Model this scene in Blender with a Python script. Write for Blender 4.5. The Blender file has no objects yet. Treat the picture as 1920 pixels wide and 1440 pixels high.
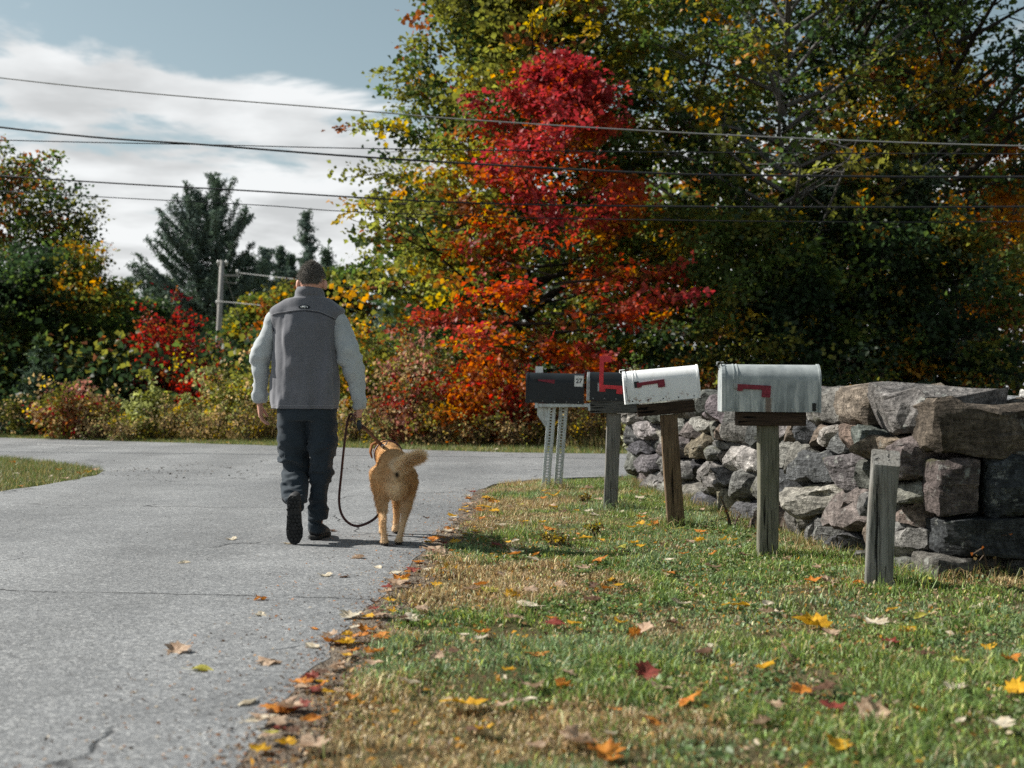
import bpy, bmesh, math, random
import numpy as np
from mathutils import Vector, Matrix

# ---------------------------------------------------------------- camera, sky, sun, exposure
SC = bpy.context.scene
COL = SC.collection
R = math.radians
F_PX, CAM_H, HORIZ = 2400.0, 0.95, 736.0      # survey constants of the photograph (1920 px wide)

cam_d = bpy.data.cameras.new('camera')
cam = bpy.data.objects.new('camera', cam_d); COL.objects.link(cam)
cam.location = (0, 0, CAM_H)
cam.rotation_euler = (R(90) + math.atan((HORIZ - 720) / F_PX), 0, 0)
cam_d.sensor_width = 36; cam_d.lens = 45
cam_d.clip_start = 0.1; cam_d.clip_end = 3000
cam_d.dof.use_dof = True; cam_d.dof.focus_distance = 8.2; cam_d.dof.aperture_fstop = 2.8
SC.camera = cam

SUN_EL, SUN_AZ = R(39), math.atan2(-0.96, 0.28)          # azimuth measured from +Y towards +X (negative: left)
SUN_DIR = Vector((math.sin(SUN_AZ) * math.cos(SUN_EL), math.cos(SUN_AZ) * math.cos(SUN_EL), math.sin(SUN_EL)))
W = bpy.data.worlds.new('World'); SC.world = W; W.use_nodes = True; W.cycles.sampling_method = 'NONE'
wn, wl = W.node_tree.nodes, W.node_tree.links
wn.clear()
def wnode(t, **kw):
    n = wn.new(t)
    for k, v in kw.items(): setattr(n, k, v)
    return n
def wmath(op, a, b=None):
    n = wnode('ShaderNodeMath', operation=op)
    for i, v in enumerate((a, b)):
        if v is None: continue
        if isinstance(v, (int, float)): n.inputs[i].default_value = v
        else: wl.new(v, n.inputs[i])
    return n.outputs[0]
sky = wnode('ShaderNodeTexSky', sky_type='NISHITA', sun_disc=False, sun_elevation=SUN_EL,
            sun_rotation=SUN_AZ, altitude=50, air_density=1.0, dust_density=1.2, ozone_density=1.0)
hsv = wnode('ShaderNodeHueSaturation'); hsv.inputs['Saturation'].default_value = 0.66; hsv.inputs['Value'].default_value = 0.70
hsv.inputs['Hue'].default_value = 0.462
wl.new(sky.outputs[0], hsv.inputs['Color'])
tc = wnode('ShaderNodeTexCoord')
sep = wnode('ShaderNodeSeparateXYZ'); wl.new(tc.outputs['Generated'], sep.inputs[0])
den = wmath('ADD', wmath('MAXIMUM', sep.outputs[2], 0.0), 0.10)
comb = wnode('ShaderNodeCombineXYZ')
wl.new(wmath('DIVIDE', sep.outputs[0], den), comb.inputs[0])
wl.new(wmath('DIVIDE', sep.outputs[1], den), comb.inputs[1])
comb.inputs[2].default_value = 8.6
cn = wnode('ShaderNodeTexNoise'); cn.inputs['Scale'].default_value = 1.5; cn.inputs['Detail'].default_value = 9
cn.inputs['Roughness'].default_value = 0.55; cn.inputs['Distortion'].default_value = 0.25
wl.new(comb.outputs[0], cn.inputs['Vector'])
# more cloud towards the horizon, open blue overhead
cover = wmath('MAXIMUM', wmath('MULTIPLY', wmath('SUBTRACT', 0.240, sep.outputs[2]), 2.2), -0.035)
cramp = wnode('ShaderNodeMapRange', interpolation_type='SMOOTHSTEP')
cramp.inputs['From Min'].default_value = 0.53; cramp.inputs['From Max'].default_value = 0.62
wl.new(wmath('ADD', cn.outputs['Fac'], cover), cramp.inputs['Value'])
cn2 = wnode('ShaderNodeTexNoise'); cn2.inputs['Scale'].default_value = 2.2; cn2.inputs['Detail'].default_value = 6
wl.new(comb.outputs[0], cn2.inputs['Vector'])
ccol = wnode('ShaderNodeMapRange'); ccol.inputs['From Min'].default_value = 0.36; ccol.inputs['From Max'].default_value = 0.58
ccol.inputs['To Min'].default_value = 0.66; ccol.inputs['To Max'].default_value = 1.0
wl.new(cn2.outputs['Fac'], ccol.inputs['Value'])
cmul = wnode('ShaderNodeVectorMath', operation='SCALE'); cmul.inputs[0].default_value = (6.75, 6.85, 6.88)
wl.new(ccol.outputs[0], cmul.inputs['Scale'])
cmix = wnode('ShaderNodeMix', data_type='RGBA')
wl.new(wmath('MULTIPLY', cramp.outputs[0], 0.93), cmix.inputs['Factor'])
wl.new(hsv.outputs[0], cmix.inputs['A']); wl.new(cmul.outputs[0], cmix.inputs['B'])
bg = wnode('ShaderNodeBackground'); bg.inputs['Strength'].default_value = 0.086
wl.new(cmix.outputs['Result'], bg.inputs['Color'])
wo = wnode('ShaderNodeOutputWorld'); wl.new(bg.outputs[0], wo.inputs[0])

sun_d = bpy.data.lights.new('sun', 'SUN'); sun_d.energy = 5.0; sun_d.angle = R(0.53); sun_d.color = (1.0, 0.955, 0.88)
sun = bpy.data.objects.new('sun', sun_d); COL.objects.link(sun)
sun.rotation_euler = SUN_DIR.to_track_quat('Z', 'Y').to_euler(); sun.location = (-20, 6, 20)

SC.view_settings.view_transform = 'Standard'; SC.view_settings.look = 'None'
SC.view_settings.exposure = 0.72; SC.view_settings.gamma = 1.0; SC.view_settings.use_curve_mapping = False
SC.cycles.max_bounces = 6; SC.cycles.transmission_bounces = 3; SC.cycles.diffuse_bounces = 4; SC.cycles.use_light_tree = False; SC.cycles.use_adaptive_sampling = True; SC.cycles.adaptive_threshold = 0.012; SC.cycles.use_denoising = False

# ---------------------------------------------------------------- helpers
def G(px, py):
    """ground point seen at photo pixel (px, py)"""
    d = F_PX * CAM_H / (py - HORIZ)
    return ((px - 960) / F_PX * d, d)
def AT(px, py, d):
    return np.array([(px - 960) / F_PX * d, d, CAM_H + (HORIZ - py) / F_PX * d])

def vnoise(P, seed=0):
    P = np.asarray(P, float); i = np.floor(P).astype(np.int64); f = P - i; f = f * f * (3 - 2 * f)
    def h(a, b, c):
        n = (a * 374761393 + b * 668265263 + c * 1440670441 + seed * 1274126177) & 0xffffffff
        n = ((n ^ (n >> 13)) * 1274126177) & 0xffffffff
        n = ((n ^ (n >> 15)) * 2246822519) & 0xffffffff
        return ((n ^ (n >> 16)) & 0xffff) / 65535.0
    x, y, z = i[:, 0], i[:, 1], i[:, 2]; u, v, w = f[:, 0], f[:, 1], f[:, 2]
    L = lambda a, b, t: a + (b - a) * t
    return L(L(L(h(x, y, z), h(x+1, y, z), u), L(h(x, y+1, z), h(x+1, y+1, z), u), v),
             L(L(h(x, y, z+1), h(x+1, y, z+1), u), L(h(x, y+1, z+1), h(x+1, y+1, z+1), u), v), w)
def fbm(P, octv=3, seed=0):
    P = np.asarray(P, float); s = 0; a = 0.5; t = 0
    for o in range(octv):
        s = s + a * vnoise(P * 2 ** o, seed + o * 17); t += a; a *= 0.5
    return s / t

def link(name, me, mat=None, parent=None):
    o = bpy.data.objects.new(name, me); COL.objects.link(o)
    if mat is not None and len(me.materials) == 0: me.materials.append(mat)
    if parent is not None: o.parent = parent
    return o
def tag(o, label=None, cat=None, group=None, kind=None):
    if label: o['label'] = label
    if cat: o['category'] = cat
    if group: o['group'] = group
    if kind: o['kind'] = kind
    return o
def empty(name, loc=(0, 0, 0), rz=0.0, label=None, cat=None, group=None):
    o = bpy.data.objects.new(name, None); COL.objects.link(o)
    o.empty_display_size = 0.1
    o.location = tuple(float(v) for v in loc); o.rotation_euler = (0, 0, rz)
    return tag(o, label, cat, group)
def fast_mesh(name, V, F, col=None, smooth=False):
    V = np.ascontiguousarray(V, dtype=np.float32); F = np.ascontiguousarray(F, dtype=np.int32)
    me = bpy.data.meshes.new(name)
    me.vertices.add(len(V)); me.vertices.foreach_set('co', V.ravel())
    m, k = F.shape
    me.loops.add(m * k); me.loops.foreach_set('vertex_index', F.ravel())
    me.polygons.add(m); me.polygons.foreach_set('loop_start', np.arange(m, dtype=np.int32) * k)
    if smooth: me.polygons.foreach_set('use_smooth', np.ones(m, bool))
    if col is not None:
        c = np.ones((len(V), 4), np.float32); c[:, :3] = col
        a = me.color_attributes.new('col', 'FLOAT_COLOR', 'POINT'); a.data.foreach_set('color', c.ravel())
    me.update(calc_edges=True)
    return me
def set_col(me, col):
    c = np.ones((len(me.vertices), 4), np.float32); c[:, :3] = col
    a = me.color_attributes.get('col') or me.color_attributes.new('col', 'FLOAT_COLOR', 'POINT')
    a.data.foreach_set('color', c.ravel())
def smooth(me, on=True):
    me.polygons.foreach_set('use_smooth', np.full(len(me.polygons), on)); me.update(); return me
def get_co(me):
    a = np.empty(len(me.vertices) * 3, np.float32); me.vertices.foreach_get('co', a); return a.reshape(-1, 3).astype(float)
def get_no(me):
    a = np.empty(len(me.vertices) * 3, np.float32); me.vertices.foreach_get('normal', a); return a.reshape(-1, 3).astype(float)
def set_co(me, co):
    me.vertices.foreach_set('co', np.asarray(co, np.float32).ravel()); me.update()

class MB:
    """collects polygons for one mesh"""
    def __init__(s): s.v = []; s.f = []
    def add(s, V, F):
        o = len(s.v); s.v += [tuple(map(float, p)) for p in V]; s.f += [tuple(i + o for i in f) for f in F]; return s
    def box(s, c, d, rot=None):
        V = [Vector((sx * d[0] / 2, sy * d[1] / 2, sz * d[2] / 2)) for sx in (-1, 1) for sy in (-1, 1) for sz in (-1, 1)]
        if rot is not None: V = [rot @ v for v in V]
        V = [v + Vector(c) for v in V]
        return s.add(V, [(0, 1, 3, 2), (4, 6, 7, 5), (0, 4, 5, 1), (2, 3, 7, 6), (0, 2, 6, 4), (1, 5, 7, 3)])
    def tube(s, path, rad, n=8, ref=(0, 1, 0), cap=True, power=2.0, dome=False):
        path = np.asarray(path, float); m = len(path)
        rad = np.asarray(rad, float)
        if rad.ndim == 0: rad = np.full(m, float(rad))
        if rad.ndim == 1: rad = np.stack([rad, rad], 1)
        if dome:      # rounded ends
            t0 = path[0] - path[1]; t0 /= np.linalg.norm(t0); t1 = path[-1] - path[-2]; t1 /= np.linalg.norm(t1)
            r0, r1 = rad[0].mean(), rad[-1].mean()
            path = np.vstack([[path[0] + t0 * r0 * .95, path[0] + t0 * r0 * .6], path, [path[-1] + t1 * r1 * .6, path[-1] + t1 * r1 * .95]])
            rad = np.vstack([[rad[0] * .3, rad[0] * .8], rad, [rad[-1] * .8, rad[-1] * .3]]); m = len(path)
        T = np.gradient(path, axis=0); T /= np.linalg.norm(T, axis=1)[:, None] + 1e-12
        a = np.arange(n) * 2 * math.pi / n
        ca, sa = np.cos(a), np.sin(a)
        if power != 2.0:
            ca = np.sign(ca) * np.abs(ca) ** (2 / power); sa = np.sign(sa) * np.abs(sa) ** (2 / power)
        V = []; u = np.asarray(ref, float)
        for i in range(m):
            t = T[i]; u = u - t * np.dot(u, t); nu = np.linalg.norm(u)
            if nu < 1e-6:
                u = np.cross(t, (1, 0, 0.3)); nu = np.linalg.norm(u)
            u = u / nu; w = np.cross(t, u)
            V += list(path[i] + np.outer(ca * rad[i, 0], u) + np.outer(sa * rad[i, 1], w))
        Fs = [(i * n + j, i * n + (j + 1) % n, (i + 1) * n + (j + 1) % n, (i + 1) * n + j) for i in range(m - 1) for j in range(n)]
        if cap: Fs += [tuple(range(n - 1, -1, -1)), tuple((m - 1) * n + j for j in range(n))]
        return s.add(V, Fs)
    def ball(s, c, r, nu=16, nv=10, rot=None):
        r = (r, r, r) if isinstance(r, (int, float)) else r
        V = []; Fs = []
        for i in range(nv + 1):
            th = math.pi * i / nv
            for j in range(nu):
                ph = 2 * math.pi * j / nu
                p = Vector((r[0] * math.sin(th) * math.cos(ph), r[1] * math.sin(th) * math.sin(ph), r[2] * math.cos(th)))
                if rot is not None: p = rot @ p
                V.append(p + Vector(c))
        for i in range(nv):
            for j in range(nu): Fs.append((i * nu + j, (i + 1) * nu + j, (i + 1) * nu + (j + 1) % nu, i * nu + (j + 1) % nu))
        return s.add(V, Fs)
    def prism(s, poly, axis_o, u, v, w, depth):
        """polygon (list of 2-D points in u,v) extruded along w"""
        o, u, v, w = (np.asarray(q, float) for q in (axis_o, u, v, w)); n = len(poly)
        A = [o + u * p[0] + v * p[1] for p in poly]; B = [q + w * depth for q in A]
        return s.add(A + B, [tuple(range(n - 1, -1, -1)), tuple(range(n, 2 * n))] + [(i, (i + 1) % n, n + (i + 1) % n, n + i) for i in range(n)])
    def mesh(s, name, merge=1e-5, fix=True):
        me = bpy.data.meshes.new(name); me.from_pydata(s.v, [], s.f)
        if fix:
            bm = bmesh.new(); bm.from_mesh(me)
            bmesh.ops.remove_doubles(bm, verts=bm.verts, dist=merge)
            bmesh.ops.recalc_face_normals(bm, faces=bm.faces); bm.to_mesh(me); bm.free()
        me.update(); return me
    def build(s, name, mat, parent=None, sm=False, bevel=0.0):
        me = s.mesh(name)
        if bevel > 0:
            bm = bmesh.new(); bm.from_mesh(me)
            ed = [e for e in bm.edges if len(e.link_faces) == 2 and e.calc_face_angle(0) > 0.5]
            bmesh.ops.bevel(bm, geom=ed, offset=bevel, segments=2, affect='EDGES', profile=0.6)
            bm.to_mesh(me); bm.free()
        if sm: smooth(me)
        return link(name, me, mat, parent)
def remesh(mb, voxel, it=6, fac=0.5, name='body'):
    me = mb.mesh('tmp', fix=True) if isinstance(mb, MB) else mb
    o = bpy.data.objects.new('tmp', me); COL.objects.link(o)
    m = o.modifiers.new('r', 'REMESH'); m.mode = 'VOXEL'; m.voxel_size = voxel
    if it:
        k = o.modifiers.new('s', 'SMOOTH'); k.factor = fac; k.iterations = it
    dg = bpy.context.evaluated_depsgraph_get(); dg.update()
    out = bpy.data.meshes.new_from_object(o.evaluated_get(dg)); out.name = name
    bpy.data.objects.remove(o); bpy.data.meshes.remove(me)
    return smooth(out)
def resample(pts, n):
    """smooth curve through control points (Catmull-Rom)"""
    P = np.asarray(pts, float); m = len(P)
    Q = np.vstack([2 * P[0] - P[1], P, 2 * P[-1] - P[-2]])
    t = np.linspace(0, m - 1 - 1e-9, n); i = np.floor(t).astype(int); f = (t - i)[:, None]
    a, b, c, d = Q[i], Q[i + 1], Q[i + 2], Q[i + 3]
    return 0.5 * ((2 * b) + (-a + c) * f + (2 * a - 5 * b + 4 * c - d) * f ** 2 + (-a + 3 * b - 3 * c + d) * f ** 3)

# ---------------------------------------------------------------- materials
class NT:
    def __init__(s, name):
        s.m = bpy.data.materials.new(name); s.m.use_nodes = True; s.t = s.m.node_tree; s.t.nodes.clear()
    def n(s, t, ins=None, **kw):
        x = s.t.nodes.new(t)
        for k, v in kw.items(): setattr(x, k, v)
        for k, v in (ins or {}).items(): s.set(x.inputs[k], v)
        return x
    def set(s, sock, v):
        if isinstance(v, bpy.types.NodeSocket): s.t.links.new(v, sock)
        elif isinstance(v, bpy.types.Node): s.t.links.new(v.outputs[0], sock)
        else:
            if isinstance(v, (tuple, list)) and len(v) == 3 and sock.type == 'RGBA': v = (*v, 1)
            sock.default_value = v
    def coord(s, which='Object', scale=(1, 1, 1), loc=(0, 0, 0)):
        c = s.n('ShaderNodeTexCoord')
        return s.n('ShaderNodeMapping', {'Vector': c.outputs[which], 'Scale': scale, 'Location': loc}).outputs[0]
    def noise(s, vec, scale, detail=4, rough=0.55, dist=0.0):
        return s.n('ShaderNodeTexNoise', {'Vector': vec, 'Scale': scale, 'Detail': detail, 'Roughness': rough, 'Distortion': dist}).outputs['Fac']
    def ramp(s, fac, stops, interp='LINEAR'):
        r = s.n('ShaderNodeValToRGB', {'Fac': fac}); r.color_ramp.interpolation = interp
        e = r.color_ramp.elements
        while len(e) < len(stops): e.new(0.5)
        for k, (p, c) in enumerate(stops):
            e[k].position = p; e[k].color = (c, c, c, 1) if isinstance(c, (int, float)) else (*c, 1)
        return r.outputs[0]
    def mix(s, fac, a, b, mode='MIX'):
        x = s.n('ShaderNodeMix', data_type='RGBA', blend_type=mode)
        s.set(x.inputs['Factor'], fac); s.set(x.inputs['A'], a if not isinstance(a, tuple) else (*a, 1)); s.set(x.inputs['B'], b if not isinstance(b, tuple) else (*b, 1))
        return x.outputs['Result']
    def math(s, op, a, b=0.0):
        x = s.n('ShaderNodeMath', operation=op); s.set(x.inputs[0], a); s.set(x.inputs[1], b); return x.outputs[0]
    def bump(s, h, strength=0.3, dist=0.01, prev=None):
        d = {'Height': h, 'Strength': strength, 'Distance': dist}
        if prev is not None: d['Normal'] = prev
        return s.n('ShaderNodeBump', d).outputs[0]
    def out(s, base, rough=0.6, normal=None, spec=0.3, metal=0.0, **kw):
        p = s.n('ShaderNodeBsdfPrincipled', {'Base Color': base, 'Roughness': rough, 'Specular IOR Level': spec, 'Metallic': metal})
        for k, v in kw.items(): s.set(p.inputs[k.replace('_', ' ')], v)
        if normal is not None: s.set(p.inputs['Normal'], normal)
        s.n('ShaderNodeOutputMaterial', {'Surface': p.outputs[0]}); s.p = p
        return s.m

def m_leaf(name, trans=0.44, rough=0.45, spec=0.10):
    k = NT(name); a = k.n('ShaderNodeAttribute', attribute_name='col').outputs['Color']
    p0 = k.n('ShaderNodeBsdfDiffuse', {'Color': a}); gl = k.n('ShaderNodeBsdfGlossy', {'Color': (1, 1, 1, 1), 'Roughness': rough})
    p = k.n('ShaderNodeMixShader', {0: spec * .22, 1: p0.outputs[0], 2: gl.outputs[0]})
    br = k.n('ShaderNodeHueSaturation', {'Color': a, 'Value': 1.5, 'Saturation': 1.1})
    t = k.n('ShaderNodeBsdfTranslucent', {'Color': br.outputs[0]})
    mx = k.n('ShaderNodeMixShader', {0: trans, 1: p.outputs[0], 2: t.outputs[0]})
    k.n('ShaderNodeOutputMaterial', {'Surface': mx.outputs[0]}); return k.m
def m_bark(name, c0, c1):
    k = NT(name); v = k.coord('Object', (6, 6, 1.2)); n = k.noise(v, 5, 6, 0.65)
    n2 = k.noise(k.coord('Object'), 1.5, 3)
    c = k.mix(n2, k.ramp(n, [(0.3, c0), (0.7, c1)]), tuple(0.6 * q for q in c0))
    return k.out(c, 0.9, k.bump(n, 0.6, 0.03), 0.1)
def m_plain(name, c, rough=0.5, spec=0.3, metal=0.0, nz=0.12, scale=30, bump=0.1):
    k = NT(name); v = k.coord('Object'); n = k.noise(v, scale, 5)
    lo = tuple(q * (1 - nz) for q in c); hi = tuple(min(1, q * (1 + nz)) for q in c)
    return k.out(k.ramp(n, [(0.3, lo), (0.7, hi)]), rough, k.bump(n, bump, 0.002), spec, metal)
def m_wood(name, dark, light, warm, horiz=False):
    k = NT(name); v = k.coord('Object', (0.055, 1, 1) if horiz else (1, 1, 0.055))
    g = k.noise(v, 90, 5, 0.6, 0.4); g2 = k.noise(k.coord('Object', (0.1, 1, 1) if horiz else (1, 1, 0.06)), 30, 3, 0.5, 0.5)
    big = k.noise(k.coord('Object'), 5, 3)
    c = k.ramp(g, [(0.30, tuple(.6 * q for q in dark)), (0.5, light), (0.72, tuple(1.45 * q for q in light))])
    c = k.mix(k.ramp(big, [(0.4, 0.0), (0.7, 0.7)]), c, warm)
    crack = k.ramp(g2, [(0.335, 0.0), (0.37, 1.0)])
    c = k.mix(crack, tuple(0.25 * q for q in dark), c)
    b = k.bump(g, 0.8, 0.006); b = k.bump(crack, 1.0, 0.01, b)
    return k.out(c, 0.85, b, 0.15)

M_LEAF = m_leaf('leaf'); M_GRASS = m_leaf('grass_blade', 0.25, 0.5, 0.16); M_NEEDLE = m_leaf('needles', 0.15, 0.6, 0.1)
M_BARK_GREY = m_bark('bark_grey', (0.11, 0.105, 0.10), (0.26, 0.25, 0.235))
M_BARK_DARK = m_bark('bark_dark', (0.03, 0.026, 0.022), (0.075, 0.065, 0.055))
M_TWIG = m_plain('twig', (0.07, 0.05, 0.035), 0.8)
# ---------------------------------------------------------------- ground, road
EDGE_R = [(-0.80, -6), (-0.72, 1), (-0.68, 3.24), (-0.67, 4.04), (-0.655, 4.91), (-0.59, 5.94), (-0.557, 7.04), (-0.47, 8.64),
          (-0.39, 10.4), (-0.35, 12.06), (-0.16, 13.1), (0.23, 13.75), (0.83, 14.16), (1.39, 14.4), (3, 14.5), (6, 14.0), (14, 12.5), (60, 3)]
EDGE_F = [(60, 9), (14, 17.2), (6, 18.7), (1.87, 19.5), (0, 20), (-5, 23.1), (-10.6, 26.5), (-20, 32.5), (-90, 77)]
EDGE_L = [(-90, 69), (-25, 28.5), (-12, 21.3), (-7.5, 18.7), (-6.23, 17.4), (-5.2, 15.9), (-4.82, 15.3), (-4.69, 13.9), (-4.8, 12.4),
          (-5.0, 9), (-5.1, 3), (-5.2, -6)]
def dens(pts, step, amp, seed):
    out = []
    for (a, b) in zip(pts[:-1], pts[1:]):
        L = math.hypot(b[0] - a[0], b[1] - a[1]); st = step if min(math.hypot(*a), math.hypot(*b)) < 30 else 3.0
        n = max(1, int(L / st))
        for i in range(n):
            t = i / n; out.append((a[0] + (b[0] - a[0]) * t, a[1] + (b[1] - a[1]) * t))
    out.append(pts[-1]); out = np.array(out)
    P = np.c_[out * 2.2, np.zeros(len(out))]; Q = np.c_[out * 9, np.ones(len(out))]
    d = np.c_[vnoise(P, seed) - .5, vnoise(P, seed + 5) - .5] * amp * 2 + np.c_[vnoise(Q, seed + 9) - .5, vnoise(Q, seed + 3) - .5] * amp * 1.1
    far = np.linalg.norm(out, axis=1) > 40
    d[far] = 0
    return out + d
EDGE_R_S = resample(EDGE_R, 120)
XE_D, XE_X = np.array([p[1] for p in EDGE_R[:10]]), np.array([p[0] for p in EDGE_R[:10]])
ROAD = np.vstack([dens(EDGE_R, 0.12, 0.035, 1), dens(EDGE_F, 0.25, 0.06, 2), dens(EDGE_L, 0.2, 0.06, 3)])
def in_road(P, poly=ROAD):
    x, y = P[:, 0], P[:, 1]; c = np.zeros(len(P), bool)
    a = poly; b = np.roll(poly, -1, axis=0)
    for (x0, y0), (x1, y1) in zip(a, b):
        if y0 == y1: continue
        m = ((y0 > y) != (y1 > y)) & (x < (x1 - x0) * (y - y0) / (y1 - y0) + x0); c ^= m
    return c
def gz(x, y):
    """ground height: the verge swells a few centimetres behind the road edge"""
    x = np.asarray(x, float); y = np.asarray(y, float)
    dx = x - np.interp(y, XE_D, XE_X)
    far = np.clip((13.2 - y) / 1.5, 0, 1)
    s = np.clip((dx - 0.12) / 0.9, 0, 1) * far; s = s * s * (3 - 2 * s)
    n = fbm(np.stack([x.ravel() * .9, y.ravel() * .9, np.zeros(x.size)], 1), 3, 4).reshape(x.shape)
    return s * (-0.004 + 0.05 * (n - 0.5)) - 0.004

gx = np.unique(np.concatenate([np.linspace(-1.2, 5, 63), np.linspace(-30, 30, 61), [-900, -500, -250, -120, -60, 60, 120, 250, 500, 900]]))
gy = np.unique(np.concatenate([np.linspace(0, 14, 141), np.linspace(-10, 60, 71), [-200, -60, 90, 140, 250, 500, 900, 1500]]))
XX, YY = np.meshgrid(gx, gy); ZZ = gz(XX, YY)
nx, ny = len(gx), len(gy)
idx = np.arange(nx * ny).reshape(ny, nx)
FQ = np.stack([idx[:-1, :-1], idx[:-1, 1:], idx[1:, 1:], idx[1:, :-1]], -1).reshape(-1, 4)
k = NT('soil_and_turf'); v = k.coord('Object')
n1 = k.noise(v, 0.9, 4); n2 = k.noise(v, 14, 5, 0.7); n3 = k.noise(v, 120, 3)
c = k.mix(k.ramp(n2, [(0.35, 0.0), (0.65, 1.0)]), (0.060, 0.056, 0.024), (0.15, 0.12, 0.065))
c = k.mix(k.ramp(n1, [(0.42, 0.0), (0.62, 0.8)]), c, (0.050, 0.062, 0.020))
c = k.mix(k.ramp(n3, [(0.3, 0.0), (0.75, 0.6)]), c, (0.12, 0.095, 0.06))
M_SOIL = k.out(c, 0.95, k.bump(n3, 0.8, 0.02), 0.05)
ground = link('ground', fast_mesh('ground', np.stack([XX.ravel(), YY.ravel(), ZZ.ravel()], 1), FQ, smooth=True), M_SOIL)
tag(ground, kind='structure')

# bare dirt and grit strip along the road edge
k = NT('edge_dirt'); v = k.coord('Object')
n2 = k.noise(v, 30, 5, 0.7); vo = k.n('ShaderNodeTexVoronoi', {'Vector': v, 'Scale': 110.0})
c = k.mix(k.ramp(n2, [(0.3, 0.0), (0.7, 1.0)]), (0.075, 0.058, 0.042), (0.19, 0.155, 0.12))
c = k.mix(k.ramp(vo.outputs['Distance'], [(0.2, 0.55), (0.5, 0.0)]), c, (0.26, 0.24, 0.21))
M_DIRT = k.out(c, 0.95, k.bump(vo.outputs['Distance'], 0.7, 0.01), 0.1)
V = []; ey = np.linspace(-2, 12.6, 150)
ex = np.interp(ey, XE_D, XE_X); wob = vnoise(np.stack([ey * 1.4, ey * 0, ey * 0], 1), 8); wob2 = vnoise(np.stack([ey * 5, ey * 0, ey * 0], 1), 9)
for i in range(len(ey)):
    V += [(ex[i] - 0.10, ey[i], 0.011), (ex[i] + 0.05, ey[i], 0.012), (ex[i] + 0.09 + 0.09 * wob[i] + 0.05 * wob2[i], ey[i], 0.0)]
FQ = [(i * 3 + j, i * 3 + j + 1, i * 3 + j + 4, i * 3 + j + 3) for i in range(len(ey) - 1) for j in range(2)]
tag(link('dirt_edge', fast_mesh('dirt_edge', V, np.array(FQ), smooth=True), M_DIRT), kind='structure')

# asphalt: one sheet for the lane and the cross road, with a crumbled edge
bm = bmesh.new()
vs = [bm.verts.new((p[0], p[1], 0.014)) for p in ROAD]
f = bm.faces.new(vs)
ex_ = bmesh.ops.extrude_edge_only(bm, edges=list(bm.edges))
for g in ex_['geom']:
    if isinstance(g, bmesh.types.BMVert): g.co.z = -0.03
bmesh.ops.triangulate(bm, faces=[f]); bmesh.ops.recalc_face_normals(bm, faces=bm.faces)
me = bpy.data.meshes.new('road'); bm.to_mesh(me); bm.free()
k = NT('asphalt'); v = k.coord('Object'); s = k.n('ShaderNodeSeparateXYZ', {'Vector': v})
vo = k.n('ShaderNodeTexVoronoi', {'Vector': v, 'Scale': 98.0, 'Randomness': 1.0})
vo2 = k.n('ShaderNodeTexVoronoi', {'Vector': v, 'Scale': 230.0})
agg = k.n('ShaderNodeSeparateColor', {'Color': vo.outputs['Color']}).outputs[0]
agg2 = k.n('ShaderNodeSeparateColor', {'Color': vo2.outputs['Color']}).outputs[1]
c = k.ramp(agg, [(0.0, (0.045, 0.047, 0.049)), (0.4, (0.134, 0.137, 0.141)), (0.8, (0.205, 0.208, 0.212)), (1.0, (0.42, 0.415, 0.405))])
c = k.mix(0.45, c, k.ramp(agg2, [(0.0, (0.045, 0.047, 0.052)), (0.6, (0.165, 0.168, 0.172)), (1.0, (0.36, 0.355, 0.345))]))
big = k.noise(v, 0.55, 4, 0.6); med = k.noise(v, 3.2, 4, 0.6)
c = k.mix(1.0, c, k.ramp(big, [(0.35, (0.90, 0.925, 0.94)), (0.65, (1.23, 1.255, 1.26))]), 'MULTIPLY')
c = k.mix(1.0, c, k.ramp(med, [(0.3, 0.88), (0.7, 1.08)]), 'MULTIPLY')
# long transverse joint and wandering hairline cracks
wob = k.math('MULTIPLY', k.math('SUBTRACT', k.noise(v, 2.0, 6, 0.7), 0.5), 0.22)
line = k.math('ABSOLUTE', k.math('SUBTRACT', k.math('ADD', s.outputs[1], k.math('ADD', wob, k.math('MULTIPLY', s.outputs[0], 0.145))), 5.72))
crk = k.ramp(line, [(0.004, 1.0), (0.012, 0.0)])
brk = k.ramp(k.noise(v, 6, 3), [(0.36, 0.0), (0.5, 1.0)])
crk = k.math('MULTIPLY', crk, brk)
dv = k.n('ShaderNodeVectorMath', {0: v, 1: k.n('ShaderNodeVectorMath', {0: k.n('ShaderNodeTexNoise', {'Vector': v, 'Scale': 1.4, 'Detail': 6.0}).outputs['Color'], 'Scale': 1.1}, operation='SCALE').outputs[0]}, operation='ADD').outputs[0]
vc = k.n('ShaderNodeTexVoronoi', {'Vector': dv, 'Scale': 0.33}, feature='DISTANCE_TO_EDGE')
crk2 = k.math('MULTIPLY', k.ramp(vc.outputs['Distance'], [(0.0018, 1.0), (0.0055, 0.0)]), k.ramp(k.noise(v, 1.1, 3), [(0.45, 0.0), (0.56, 0.9)]))
crk = k.math('MAXIMUM', crk, crk2)
c = k.mix(crk, c, (0.025, 0.026, 0.028))
h = k.mix(0.5, vo.outputs['Distance'], vo2.outputs['Distance'])
b = k.bump(h, 0.55, 0.006); b = k.bump(k.math('MULTIPLY', crk, -1.0), 1.0, 0.01, b)
tw = k.n('ShaderNodeTexWave', {'Vector': k.n('ShaderNodeMapping', {'Vector': v, 'Rotation': (0, 0, -.03), 'Location': (.2, 0, 0)}).outputs[0], 'Scale': .195, 'Distortion': 1.2, 'Detail': 3.0}, bands_direction='X')
c = k.mix(1.0, c, k.ramp(tw.outputs['Fac'], [(.2, .93), (.8, 1.07)]), 'MULTIPLY')
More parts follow.
